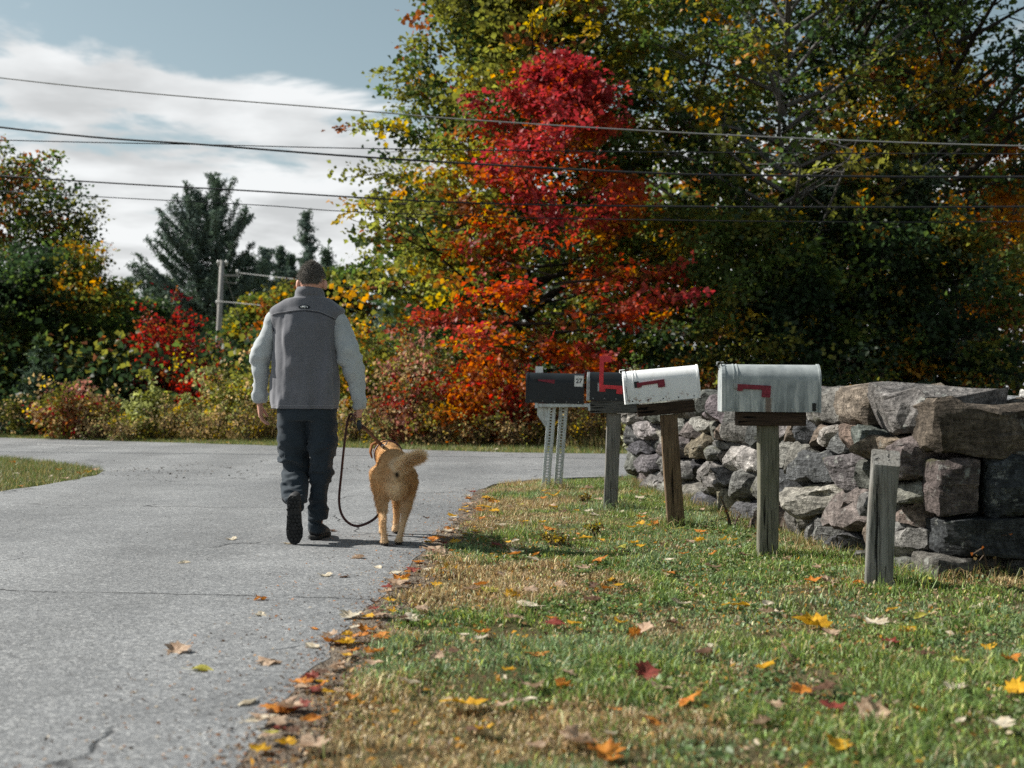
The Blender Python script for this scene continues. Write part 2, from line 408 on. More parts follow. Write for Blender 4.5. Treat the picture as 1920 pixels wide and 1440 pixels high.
stain = k.math('MULTIPLY', k.ramp(k.noise(v, 0.8, 5, .7, .8), [(.58, 0.), (.72, .55)]), k.ramp(k.noise(v, 18, 4), [(.35, .3), (.65, 1.)]))
c = k.mix(stain, c, (0.075, 0.078, 0.082))
M_ASPH = k.out(c, 0.82, b, 0.25)
tag(link('road', me, M_ASPH), kind='structure')
# worn white edge line on the cross road
lm = MB(); pts = [(-8.6, 23.1), (-7.1, 22.2)]
a, b_ = np.array(pts[0]), np.array(pts[1]); d = (b_ - a) / np.linalg.norm(b_ - a); nrm = np.array([-d[1], d[0]]) * 0.06
lm.add([(*(a - nrm), 0.018), (*(b_ - nrm), 0.018), (*(b_ + nrm), 0.018), (*(a + nrm), 0.018)], [(0, 1, 2, 3)])
k = NT('worn_paint'); v = k.coord('Object'); n = k.noise(v, 25, 5, 0.7)
tag(lm.build('road_marking', k.out(k.mix(k.ramp(n, [(0.4, 0.0), (0.6, 1.0)]), (0.27, 0.27, 0.27), (0.55, 0.55, 0.54)), 0.8)), kind='structure')

# ---------------------------------------------------------------- grass
def blades(P, h, w, lean, col, rng, seg=1, name='grass'):
    """P (n,3) roots; h, w (n,) sizes; triangular or two-piece blades"""
    n = len(P); az = rng.uniform(0, 2 * np.pi, n); fa = az + rng.uniform(-1.2, 1.2, n) + np.pi / 2
    side = np.stack([np.cos(fa), np.sin(fa), np.zeros(n)], 1) * (w / 2)[:, None]
    ld = np.stack([np.cos(az), np.sin(az), np.zeros(n)], 1)
    up = np.array([0, 0, 1.0])
    tip = P + ld * (h * lean)[:, None] + up * (h * np.sqrt(np.clip(1 - lean ** 2, .05, 1)))[:, None]
    if seg == 1:
        V = np.stack([P - side, P + side, tip], 1).reshape(-1, 3); Fm = np.arange(3 * n).reshape(n, 3); C = np.repeat(col, 3, axis=0)
    else:
        mid = P + ld * (h * lean * 0.32)[:, None] + up * (h * 0.58)[:, None]
        V = np.stack([P - side, P + side, mid + side * .8, mid - side * .8, tip], 1).reshape(-1, 3)
        o = np.arange(n)[:, None] * 5
        Fm = np.concatenate([o + np.array([[0, 1, 2]]), o + np.array([[0, 2, 3]]), o + np.array([[3, 2, 4]])], 0); C = np.repeat(col, 5, axis=0)
    return V, Fm, C
def merge(parts):
    V = []; Fm = []; C = []; o = 0
    for v_, f_, c_ in parts: V.append(v_); Fm.append(f_ + o); C.append(c_); o += len(v_)
    return np.concatenate(V), np.concatenate(Fm), np.concatenate(C)
def grass_col(P, rng):
    n = len(P); q = np.stack([P[:, 0], P[:, 1], np.zeros(n)], 1)
    dx = P[:, 0] - np.interp(P[:, 1], XE_D, XE_X)
    dry = fbm(q * 1.1, 3, 21) * 1.25 + 0.25 * vnoise(q * 5, 33) - 0.15 - 0.27 * np.clip((dx - .15) / 1.2, 0, 1.5) + 0.12 * np.clip((4.6 - P[:, 1]) / 1.5, 0, 1) * (dx < .6)
    dry = np.clip((dry - 0.42) / 0.22, 0, 1) * 0.95
    pick = rng.random(n)
    green = np.array([0.150, 0.225, 0.060]); blue = np.array([0.165, 0.240, 0.105]); yel = np.array([0.30, 0.34, 0.075])
    tan = np.array([0.46, 0.36, 0.19]); brn = np.array([0.28, 0.18, 0.085])
    patch = fbm(q * 2.3, 2, 55)[:, None]
    g = np.where(patch > .52, blue, green) ; g = np.where((pick < .14)[:, None], yel, g)
    t = np.where((rng.random(n) < .4)[:, None], brn, tan)
    isdry = rng.random(n) < (0.09 + 0.86 * dry)
    c = np.where(isdry[:, None], t, g)
    return np.clip(c * np.exp(rng.normal(-.08, .42, (n, 1))), 0, .8)
def scatter(n, x0, x1, y0, y1, rng):
    return np.stack([rng.uniform(x0, x1, n), rng.uniform(y0, y1, n)], 1)
def verge_mask(P, rng, keep=1.0):
    dx = P[:, 0] - np.interp(P[:, 1], XE_D, XE_X)
    m = ~in_road(P); near = P[:, 1] < 12.6
    wob = vnoise(np.stack([P[:, 1] * 1.4, P[:, 1] * 0, P[:, 1] * 0], 1), 8)
    lim = -0.01 + 0.09 * wob
    m &= ~near | (P[:, 0] < -3) | (dx > lim) & (rng.random(len(P)) < np.clip((dx - lim) / 0.16, 0.08, 1))
    m &= ~((P[:, 0] > 2.25 - .86 * (P[:, 1] - 6.53) / 7.37) & (P[:, 1] > 6.62) & (P[:, 1] < 14.2) & (P[:, 0] < 6) )
    bare = fbm(np.stack([P[:, 0] * 3, P[:, 1] * 3, P[:, 0] * 0], 1), 2, 71)
    m &= rng.random(len(P)) < np.clip((bare - 0.22) / 0.15, 0.15, 1)
    return m
rng = np.random.default_rng(5)
parts = []
for (n, x0, x1, y0, y1, h0, h1, w, seg) in [
        (105000, -0.75, 2.6, 2.6, 5.2, .016, .056, .0040, 2), (110000, -0.75, 3.2, 5.2, 8.0, .016, .056, .0050, 2),
        (85000, -0.7, 3.0, 8.0, 11.0, .016, .055, .0060, 1), (60000, -0.6, 2.6, 11.0, 14.6, .02, .06, .0065, 1),
        (30000, 2.6, 6.0, 3.0, 6.5, .02, .06, .006, 1), (16000, -0.75, 4, 0.5, 2.6, .02, .05, .006, 1)]:
    P = scatter(n, x0, x1, y0, y1, rng); P = P[verge_mask(P, rng)]
    z = gz(P[:, 0], P[:, 1]); q = np.c_[P, np.zeros(len(P))]
    tuft = fbm(q * 4.5, 2, 91); lush = np.clip((tuft - .45) / .2, 0, 1)
    h = rng.uniform(h0, h1, len(P)) * (0.42 + 0.9 * lush)
    parts.append(blades(np.c_[P, z], h, rng.uniform(.6, 1.4, len(P)) * w, np.clip(rng.normal(.66, .25, len(P)), .0, .97), grass_col(P, rng), rng, seg))
# longer tufts round the posts and at the wall's foot
def tuft_pts(c, r, n): return np.asarray(c)[None, :] + rng.normal(0, r, (n, 2))
spots = [(G(1033, 915), .10, 420), (G(1148, 953), .08, 260), (G(1265, 982), .09, 340), (G(1440, 1040), .10, 520), (G(1690, 1094), .13, 520), (G(1624, 1094), .05, 120)]
for c, r, n in spots:
    P = tuft_pts(c, r, n); z = gz(P[:, 0], P[:, 1])
    parts.append(blades(np.c_[P, z], rng.uniform(.04, .12, n), np.full(n, .0035), np.clip(rng.normal(.6, .3, n), 0, .97), grass_col(P, rng) * 1.1, rng, 2))
n = 3000; t = rng.random(n) ** .8
wx = 2.19 - .86 * t; wy = 6.53 + 7.37 * t
P = np.stack([wx - np.abs(rng.normal(0.05, .13, n)), wy + rng.normal(0, .1, n)], 1)
cc = np.where((rng.random(n) < .45)[:, None], np.array([0.33, 0.24, 0.11]), np.array([0.13, 0.16, 0.045])) * rng.uniform(.6, 1.3, (n, 1))
parts.append(blades(np.c_[P, gz(P[:, 0], P[:, 1])], rng.uniform(.02, .11, n), np.full(n, .0035), np.clip(rng.normal(.65, .28, n), 0, .97), cc, rng, 2))
n = 1100; P = np.stack([rng.uniform(2.2, 4.5, n), 6.53 - np.abs(rng.normal(.04, .13, n))], 1)
cc = np.where((rng.random(n) < .5)[:, None], np.array([0.33, 0.24, 0.11]), np.array([0.13, 0.16, 0.045])) * rng.uniform(.6, 1.3, (n, 1))
parts.append(blades(np.c_[P, gz(P[:, 0], P[:, 1])], rng.uniform(.02, .12, n), np.full(n, .0035), np.clip(rng.normal(.65, .28, n), 0, .97), cc, rng, 2))
V, Fm, C = merge(parts)
tag(link('verge_grass', fast_mesh('verge_grass', V, Fm, C), M_GRASS), 'short mown grass of the verge, patchy green and dry tan, under the mailboxes', 'grass', kind='stuff')

# left verge corner and mown strip beyond the cross road
parts = []
P = scatter(90000, -12, -4.6, 9, 20.5, rng); P = P[~in_road(P)]
cg = np.where((rng.random(len(P)) < .35)[:, None], np.array([0.30, 0.25, 0.11]), np.array([0.12, 0.165, 0.05])) * rng.uniform(.6, 1.3, (len(P), 1))
parts.append(blades(np.c_[P, np.zeros(len(P))], rng.uniform(.03, .09, len(P)), np.full(len(P), .009), np.clip(rng.normal(.5, .25, len(P)), 0, .95), cg, rng, 1))
V, Fm, C = merge(parts)
tag(link('corner_grass', fast_mesh('corner_grass', V, Fm, C), M_GRASS), 'short grass on the verge corner at the left, edged by the lane', 'grass', kind='stuff')
def d_edge(x): return np.interp(-x, [-60, -14, -6, -1.87, 0, 5, 10.6, 20, 90], [9, 17.2, 18.7, 19.5, 20, 23.1, 26.5, 32.5, 77])
n = 70000; x = rng.uniform(-17, 9, n); u = rng.random(n) ** 1.0 * 2.3
P = np.stack([x, d_edge(x) + u + 0.02], 1)
cg = np.where((rng.random(n) < .30)[:, None], np.array([0.32, 0.26, 0.11]), np.array([0.15, 0.20, 0.065])) * rng.uniform(.65, 1.3, (n, 1))
V, Fm, C = blades(np.c_[P, np.zeros(n)], rng.uniform(.04, .12, n) * (0.7 + u * .35), np.full(n, .013), np.clip(rng.normal(.45, .25, n), 0, .95), cg, rng, 1)
tag(link('roadside_grass', fast_mesh('roadside_grass', V, Fm, C), M_GRASS), 'mown strip of grass along the far side of the cross road', 'grass', kind='stuff')
# tall dry weeds behind the strip
n = 62000; x = rng.uniform(-18, 9, n); u = 1.3 + rng.random(n) ** 1.5 * 4.5
q = np.stack([x, u, x * 0], 1)
m = fbm(q * .8, 2, 14) + rng.normal(0, .06, n) > .42
x, u = x[m], u[m]; n = len(x); q = np.stack([x * .7, u * .7, x * 0], 1)
tone = fbm(q, 2, 31)
cg = np.where((rng.random(n) < .58 + 1.6 * (tone - .5))[:, None], np.array([0.42, 0.31, 0.155]), np.array([0.22, 0.225, 0.085])) * rng.uniform(.55, 1.3, (n, 1))
V, Fm, C = blades(np.stack([x, d_edge(x) + u, x * 0], 1), rng.uniform(.15, .85, n) * np.clip((u - 1.0) / 1.2, .3, 1), rng.uniform(.007, .017, n), np.clip(rng.normal(.3, .22, n), 0, .9), cg, rng, 2)
tag(link('tall_weeds', fast_mesh('tall_weeds', V, Fm, C), M_GRASS), 'tall dry weeds and grass stalks in front of the roadside shrubs', 'weeds', kind='stuff')
# ---------------------------------------------------------------- trees and shrubs
def leaf_arrays(P, size, rng, flat=1.2, ratio=0.46, col=None, nrm=None):
    """one folded kite per leaf"""
    n = len(P)
    nr = rng.normal(0, 1, (n, 3)) + np.array([0, 0, flat]) if nrm is None else nrm + rng.normal(0, .38, (n, 3)); nr /= np.linalg.norm(nr, axis=1)[:, None]
    t = rng.normal(0, 1, (n, 3)); t -= nr * np.sum(t * nr, 1)[:, None]; t /= np.linalg.norm(t, axis=1)[:, None] + 1e-9
    b = np.cross(nr, t); s = (size * rng.uniform(.65, 1.3, n))[:, None]
    V = np.stack([P, P + s * (.45 * t + ratio * b + .10 * nr), P + s * (t - .18 * nr), P + s * (.45 * t - ratio * b + .10 * nr)], 1).reshape(-1, 3)
    o = np.arange(n)[:, None] * 4
    Fm = np.concatenate([o + np.array([[0, 1, 2]]), o + np.array([[0, 2, 3]])], 0)
    return V, Fm, np.repeat(col, 4, axis=0)
def palette(Cp, pal, rng, seed, scale=0.9, mixr=0.18, zb=0.0):
    """colour per cluster: patches of each colour through the crown"""
    pal = [(np.array(c), w) for c, w in pal]; ws = np.array([w for _, w in pal], float); cum = np.cumsum(ws) / ws.sum()
    q = fbm(np.asarray(Cp) * scale, 2, seed) + zb * (np.asarray(Cp)[:, 2] - np.mean(np.asarray(Cp)[:, 2])) / 8; q = np.argsort(np.argsort(q)) / max(1, len(q))       # even out
    q = np.clip(q + rng.normal(0, mixr, len(q)), 0, .999)
    i = np.searchsorted(cum, q); i = np.clip(i, 0, len(pal) - 1)
    return np.array([c for c, _ in pal])[i] * rng.uniform(.78, 1.22, (len(Cp), 1))
def foliage(name, Cp, k, spread, size, pal, rng, seed, parent, mat, flat=1.2, ratio=0.46, scale=.9, mixr=.18, cols=None, zb=0.0):
    Cp = np.asarray(Cp); cc = palette(Cp, pal, rng, seed, scale, mixr, zb) if cols is None else cols
    P = np.repeat(Cp, k, axis=0) + rng.normal(0, 1, (len(Cp) * k, 3)) * np.asarray(spread)
    col = np.repeat(cc, k, axis=0) * rng.uniform(.7, 1.3, (len(P), 1))
    cn_ = rng.normal(0, 1, (len(Cp), 3)) * .75 + np.array([0, 0, flat * .85]); cn_ /= np.linalg.norm(cn_, axis=1)[:, None]      # leaves of a spray face alike
    N_ = np.repeat(cn_, k, axis=0); off = P - np.repeat(Cp, k, axis=0); P = P - N_ * (np.sum(off * N_, 1) * .7)[:, None]
    V, Fm, C = leaf_arrays(P, size, rng, flat, ratio, col, N_)
    return link(name, fast_mesh(name, V, Fm, np.clip(C, 0, 1)), mat, parent)

def tree(name, label, px, d, h, r, base, pal, seed, trunk_r=.13, n_p=34, n_s=9, k=16, size=.11, shape='round', bark=None,
         lean=(0, 0), group=None, cat='tree', spread=.2, flat=1.2, el=(5, 60), cz=0.42, x=None, bare=0.0, scale=.9, clip_lo=None, gap=0.0, zb=0.0):
    rng = np.random.default_rng(seed); X = (px - 960) / F_PX * d if x is None else x
    root = empty(name, (X, d, 0), 0, label, cat, group)
    wood = MB(); m = 9; zs = np.linspace(-.15, h * .97, m)
    wob = np.cumsum(rng.normal(0, .03 * h / 8, (m, 2)), 0); wob[0] = 0
    tp = np.c_[wob[:, 0] + lean[0] * (zs / h) ** 1.2, wob[:, 1] + lean[1] * (zs / h), zs]
    tr = trunk_r * np.clip(1 - zs / h, .04, 1) ** .8; tr[0] *= 1.35
    bole = MB().tube(tp, tr, 8)
    Cs = []; ga = rng.uniform(0, 6.28)
    for i in range(n_p):
        u = (i + rng.random()) / n_p; z0 = base + (h - base) * u ** .9 * .96
        hh = (z0 - base) / (h - base)
        prof = {'round': math.sqrt(max(.03, 1 - ((hh - cz) / (1.02 - min(cz, .5))) ** 2)), 'cone': (1 - hh) ** .75 + .06,
                'low': min(1.0, .75 + hh) * math.sqrt(max(.02, 1 - hh ** 2.2)), 'vase': .35 + .65 * hh if hh < .8 else 1.0 - (hh - .8) * 2.2,
                'layer': float(np.interp(hh, [0, .12, .3, .5, .72, .9, 1], [.5, .86, 1.06, .94, .64, .30, .08]))}[shape]
        L = r * prof * rng.uniform(.72, 1.12); ga += 2.4 + rng.normal(0, .35)
        zt = z0 * .82 if z0 > base * 1.3 else z0
        p0 = np.array([np.interp(zt, zs, tp[:, 0]), np.interp(zt, zs, tp[:, 1]), zt])
        e = R(el[0] + (el[1] - el[0]) * hh + rng.normal(0, 9))
        dv = np.array([math.cos(ga) * math.cos(e), math.sin(ga) * math.cos(e), math.sin(e)])
        tt = np.linspace(0, 1, 5)[:, None]; bend = rng.uniform(-.05, .22)
        path = p0 + dv * L * tt + np.array([0, 0, 1.0]) * bend * L * tt ** 2 + np.cumsum(rng.normal(0, .035 * L, (5, 3)), 0) * tt
        br = max(.012, trunk_r * .42 * (L / r) * (1 - .5 * hh))
        wood.tube(path, np.linspace(br, .006, 5), 5, ref=(0.3, 0.2, 1), cap=False)
        for j in range(n_s):
            t = .22 + .78 * (j + rng.random()) / n_s
            q0 = np.array([np.interp(t, tt[:, 0], path[:, a]) for a in range(3)])
            a2 = ga + rng.choice([-1, 1]) * R(rng.uniform(20, 85)); e2 = R(rng.normal(14, 16))
            l2 = L * rng.uniform(.25, .5) * (1.15 - .55 * t)
            d2 = np.array([math.cos(a2) * math.cos(e2), math.sin(a2) * math.cos(e2), math.sin(e2)])
            q1 = q0 + d2 * l2
            wood.tube([q0, q1], [max(.006, br * .35), .003], 3, ref=(0.3, 0.2, 1), cap=False)
            if rng.random() < bare: continue
            for s in (.3, .65, 1.0): Cs.append(q0 + d2 * l2 * s + rng.normal(0, .06, 3))
        Cs.append(path[-1]); Cs.append(path[-2])
    Cs = np.array(Cs)
    if gap: Cs = Cs[~((np.abs(Cs[:, 0] - np.interp(Cs[:, 2], zs, tp[:, 0])) < gap) & (Cs[:, 1] < .4) & (rng.random(len(Cs)) < .88))]
    if clip_lo is not None: Cs = Cs[Cs[:, 2] > clip_lo]
    link('trunk', smooth(bole.mesh('trunk', fix=False)), bark or M_BARK_DARK, root)
    link('branches', smooth(wood.mesh('branches', fix=False)), bark or M_BARK_DARK, root)['kind'] = 'stuff'
    foliage('crown', Cs, k, (spread, spread, spread * .5), size, pal, rng, seed + 3, root, M_LEAF, flat, scale=scale, zb=zb)
    return root
def shrub(name, label, px, d, h, r, pal, seed, n_st=9, k=14, size=.07, spread=.12, cat='shrub', group=None, x=None, up=.55, per=10, flat=.8, lo=.18, scale=1.8):
    rng = np.random.default_rng(seed); X = (px - 960) / F_PX * d if x is None else x
    root = empty(name, (X, d, 0), 0, label, cat, group); wood = MB(); Cs = []
    for i in range(n_st):
        a = rng.uniform(0, 6.28); rr = r * math.sqrt(rng.random()); hh = h * rng.uniform(.62, 1.0) * (1 - .35 * (rr / r) ** 2)
        b = np.array([math.cos(a), math.sin(a), 0]); p0 = b * rr * .25; p0[2] = -.05
        tt = np.linspace(0, 1, 5)[:, None]
        path = p0 + b * (rr * .75) * tt ** (1 / max(.3, up)) + np.array([0, 0, hh]) * tt + np.cumsum(rng.normal(0, .03 * h, (5, 3)), 0) * tt
        wood.tube(path, np.linspace(.009 + .006 * h, .003, 5), 4, ref=(1, .2, 0), cap=False)
        for j in range(per):
            t = lo + (1 - lo) * (j + rng.random()) / per
            q0 = np.array([np.interp(t, tt[:, 0], path[:, c]) for c in range(3)])
            q1 = q0 + rng.normal(0, 1, 3) * np.array([1, 1, .5]) * r * .28
            wood.tube([q0, q1], [.004, .002], 3, ref=(1, .2, .3), cap=False); Cs += [q1, (q0 + q1) / 2]
        Cs.append(path[-1])
    link('stem', wood.mesh('stem', fix=False), M_TWIG, root)['kind'] = 'stuff'
    Cs = np.array(Cs); Cs[:, 2] = np.maximum(Cs[:, 2], .04)
    foliage('foliage', Cs, k, (spread, spread, spread * .7), size, pal, rng, seed + 7, root, M_LEAF, flat, scale=scale)
    return root
def conifer(name, label, px, d, h, r, pal, seed, whorls=24, per=7, k=14, size=.28, up0=-5, up1=45, trunk_r=.2, cb=.12, tops=((0, 0, 1.0),), droop=0.0, shape=1.0, group=None, ratio=.16, spread=.16, x=None, flat=.5, wild=.3):
    rng = np.random.default_rng(seed); X = (px - 960) / F_PX * d if x is None else x
    root = empty(name, (X, d, 0), 0, label, 'tree', group); wood = MB(); bole = MB(); Cs = []
    for (ox, oy, hs) in tops:
        H = h * hs
        bole.tube([(ox * .1, oy * .1, -.2), (ox * .6, oy, H * .45), (ox, oy, H)], [trunk_r, trunk_r * .65, .02], 7)
        for i in range(whorls):
            u = (i + .5 * rng.random()) / whorls; z0 = H * (cb + (1 - cb) * u)
            L0 = r * ((1 - u) ** shape + .05) * (hs if len(tops) > 1 else 1)
            for j in range(per):
                z0 = H * (cb + (1 - cb) * min(.995, u + rng.uniform(-.5, .5) / whorls)); a = rng.uniform(0, 6.28); L = L0 * rng.uniform(1 - 1.6 * wild, 1 + .5 * wild)
                e = R(up0 + (up1 - up0) * u + rng.normal(0, 7))
                dv = np.array([math.cos(a) * math.cos(e), math.sin(a) * math.cos(e), math.sin(e)])
                p0 = np.array([ox * np.interp(z0 / H, [0, .45, 1], [.1, .6, 1]), oy * z0 / H, z0]); tt = np.linspace(0, 1, 4)[:, None]
                path = p0 + dv * L * tt + np.array([0, 0, 1]) * (-droop + .18) * L * tt ** 2
                wood.tube(path, np.linspace(max(.012, .03 * L / r * 3), .006, 4), 3, ref=(.2, .3, 1), cap=False)
                nn = max(3, int(L / .22)); side = np.array([-math.sin(a), math.cos(a), 0])
                for t in np.linspace(.22, 1, nn):
                    q = np.array([np.interp(t, tt[:, 0], path[:, c]) for c in range(3)])
                    w_ = .13 * L * (1.15 - t)
                    Cs += [q, q + side * w_ * rng.uniform(.4, 1.1), q - side * w_ * rng.uniform(.4, 1.1)]
    link('trunk', smooth(bole.mesh('trunk', fix=False)), M_BARK_DARK, root)
    link('branches', smooth(wood.mesh('branches', fix=False)), M_BARK_DARK, root)['kind'] = 'stuff'
    foliage('crown', np.array(Cs), k, (spread, spread, spread * .55), size, pal, rng, seed + 3, root, M_NEEDLE, flat, ratio)
    return root

GREEN = (0.072, 0.112, 0.028); DGREEN = (0.028, 0.050, 0.021); OLIVE = (0.140, 0.142, 0.030); YGREEN = (0.215, 0.230, 0.048)
YEL = (0.40, 0.28, 0.032); GOLD = (0.40, 0.195, 0.018); ORG = (0.38, 0.105, 0.013); RUST = (0.22, 0.08, 0.03); RED = (0.30, 0.032, 0.026); CRIM = (0.21, 0.022, 0.028)
PINK = (0.34, 0.15, 0.12); TAN = (0.36, 0.26, 0.13); PINE = (0.105, 0.155, 0.105); PINE_HAZE = (0.115, 0.160, 0.135); LIME = (0.26, 0.28, 0.105)  # pine colours paled and blued, painting distance haze into the needles

# the wood on the right; heavy DGREEN paints its shade into the leaves
tree('maple_tree', 'large green and gold maple rising behind the red maple, its crown edging the sky', 985, 28, 11.4, 4.75, .9,
     [(DGREEN, .5), (GREEN, 2.2), (OLIVE, 2.4), (YGREEN, 2.2), (YEL, .7), (GOLD, .5), (RUST, .2)], 12, .17, 80, 10, 24, .118, 'low', M_BARK_DARK, el=(0, 62), spread=.22)
tree('maple_tree', 'tall maple with a pale grey trunk behind the weathered metal mailbox', 1452, 26.5, 14.5, 4.0, 2.2,
     [(DGREEN, 1.2), (GREEN, 3.0), (OLIVE, 2.4), (YGREEN, 1.8), (YEL, .25), (GOLD, .1)], 23, .2, 50, 10, 15, .12, 'round', M_BARK_GREY, lean=(.2, .2), spread=.2, gap=.55)
tree('oak_tree', 'dark trunked tall tree right of the pale grey trunk', 1580, 30, 15.5, 3.6, 3.6,
     [(DGREEN, 2.6), (GREEN, 2.2), (OLIVE, .9), (GOLD, .1)], 31, .26, 36, 9, 12, .12, 'round', M_BARK_DARK, spread=.2, gap=.6)
tree('oak_tree', 'dark shaded tree over the near end of the stone wall', 1800, 26, 13.5, 3.6, 4.6,
     [(DGREEN, 3), (GREEN, 1.6), (OLIVE, .6), (RUST, .15)], 37, .2, 34, 9, 11, .12, 'round', M_BARK_DARK, spread=.2, gap=.4)
tree('oak_tree', 'green tree deep in the wood behind the pale grey trunk', 1330, 34, 13.5, 4.2, 1.5,
     [(DGREEN, 3), (GREEN, 2), (OLIVE, .8)], 41, .2, 44, 9, 12, .15, 'round', M_BARK_DARK, spread=.26)
tree('oak_tree', 'tree with rusty leaves at the right edge of the wood', 1950, 34, 10, 3.0, 2.6,
     [(RUST, 1.6), (GOLD, .7), (ORG, .5), (OLIVE, 1.6), (DGREEN, 1.6)], 43, .12, 28, 7, 9, .12, 'round', M_BARK_DARK, spread=.25, bare=.25)
tree('oak_tree', 'tall tree in the wood between the dark trunks above the wall', 1690, 36, 14.5, 3.8, 3.0,
     [(DGREEN, 2.6), (GREEN, 1.6), (OLIVE, .8), (GOLD, .15)], 47, .2, 36, 8, 11, .15, 'round', M_BARK_DARK, spread=.26)
for i, (px, d, h, r, b, pal, sd, lb) in enumerate([
        (1888, 28.5, 8.0, 1.5, 2.2, [(GOLD, 2), (ORG, 1.4), (OLIVE, 1), (RUST, 1)], 51, 'thin sapling with orange and gold leaves near the right edge'),
        (1745, 27.5, 9.5, 1.5, 5.0, [(YEL, 1), (GOLD, 1.2), (OLIVE, 1.6), (GREEN, 1)], 53, 'slim tree with golden leaves high above the near end of the wall'),
        (1640, 24.5, 4.6, 1.6, 1.2, [(DGREEN, 2), (GREEN, 1.2), (OLIVE, .7), (GOLD, .3)], 57, 'young green tree just behind the wall and the bare post'),
        (1790, 24, 4.4, 1.5, 1.3, [(OLIVE, 1.4), (GOLD, .35), (GREEN, 1.4), (DGREEN, 2)], 59, 'young olive and gold tree behind the near end of the wall'),
        (1500, 23.5, 3.6, 1.2, .9, [(DGREEN, 2), (GREEN, 1.6), (YGREEN, .3)], 61, 'young dark green tree directly behind the weathered metal mailbox'),
        (1395, 23.5, 4.6, 1.5, .6, [(GREEN, 2), (OLIVE, 1.4), (DGREEN, 1.6), (GOLD, .15), (YEL, .15)], 63, 'young green tree behind the white mailbox with gold sprays')]):
    tree('sapling', lb, px, d, h, r, b, pal, sd, .055, 22, 8, 12, .10, 'round', M_BARK_DARK, spread=.2, cat='sapling')
for (px, d, h, r, sd, lb) in [(1560, 25.5, 5.2, 2.3, 71, 'dark hemlock boughs behind the wall left of the bare post'), (1720, 25, 5.6, 2.6, 73, 'dark hemlock with drooping boughs above the wall near the bare post')]:
    conifer('hemlock_tree', lb, px, d, h, r, [(DGREEN, 3), (PINE, 2), (GREEN, .5)], sd, 15, 6, 8, .13, -12, 20, .09, .1, droop=.3, shape=.8, ratio=.22, spread=.12, flat=1.5)
rngt = np.random.default_rng(77)
for i, px in enumerate([1608, 1648, 1676, 1702, 1735, 1773, 1815, 1843, 1868, 1905]):
    d = rngt.uniform(29, 37); X = (px - 960) / F_PX * d; m = MB(); h = rngt.uniform(7, 10); l = rngt.normal(0, .25, 2)
    m.tube([(0, 0, -.1), (l[0] * .4, l[1] * .4, h * .5), (l[0], l[1], h)], np.array([1.2, .9, .35]) * rngt.uniform(.05, .10), 7)
    for q in range(7):
        z = rngt.uniform(2.2, h); a = rngt.uniform(0, 6.28); L = rngt.uniform(.4, 1.3)
        m.tube([(l[0] * z / h, l[1] * z / h, z), (l[0] * z / h + math.cos(a) * L, l[1] * z / h + math.sin(a) * L, z + .5 * L)], [.02, .005], 4, ref=(.3, .2, 1))
    o = m.build('tree_trunk', M_BARK_DARK, None, True); o.location = (X, d, 0)
    od = ['leftmost', 'second from left', 'third from left', 'fourth from left', 'fifth from left', 'fifth from right', 'fourth from right', 'third from right', 'second from right', 'rightmost'][i]
    tag(o, f'slender dark trunk in the shaded wood above the wall, {od} of the ten', 'tree trunk', 'slender trunks in the shaded wood')

tree('red_maple_tree', 'bright red and orange maple in front of the green wood, behind the mailboxes', 1028, 23.4, 8.6, 2.4, .9,
     [((0.17, 0.06, 0.02), .9), (GOLD, .9), ((0.37, 0.10, 0.015), 1.8), ((0.34, 0.055, 0.022), 2.2), ((0.34, 0.060, 0.046), 3.6), ((0.28, 0.042, 0.046), 2.2)], 89, .075, 36, 8, 17, .105, 'layer', M_BARK_DARK, el=(-8, 46), spread=.17, scale=.6, flat=1.8, zb=.25)

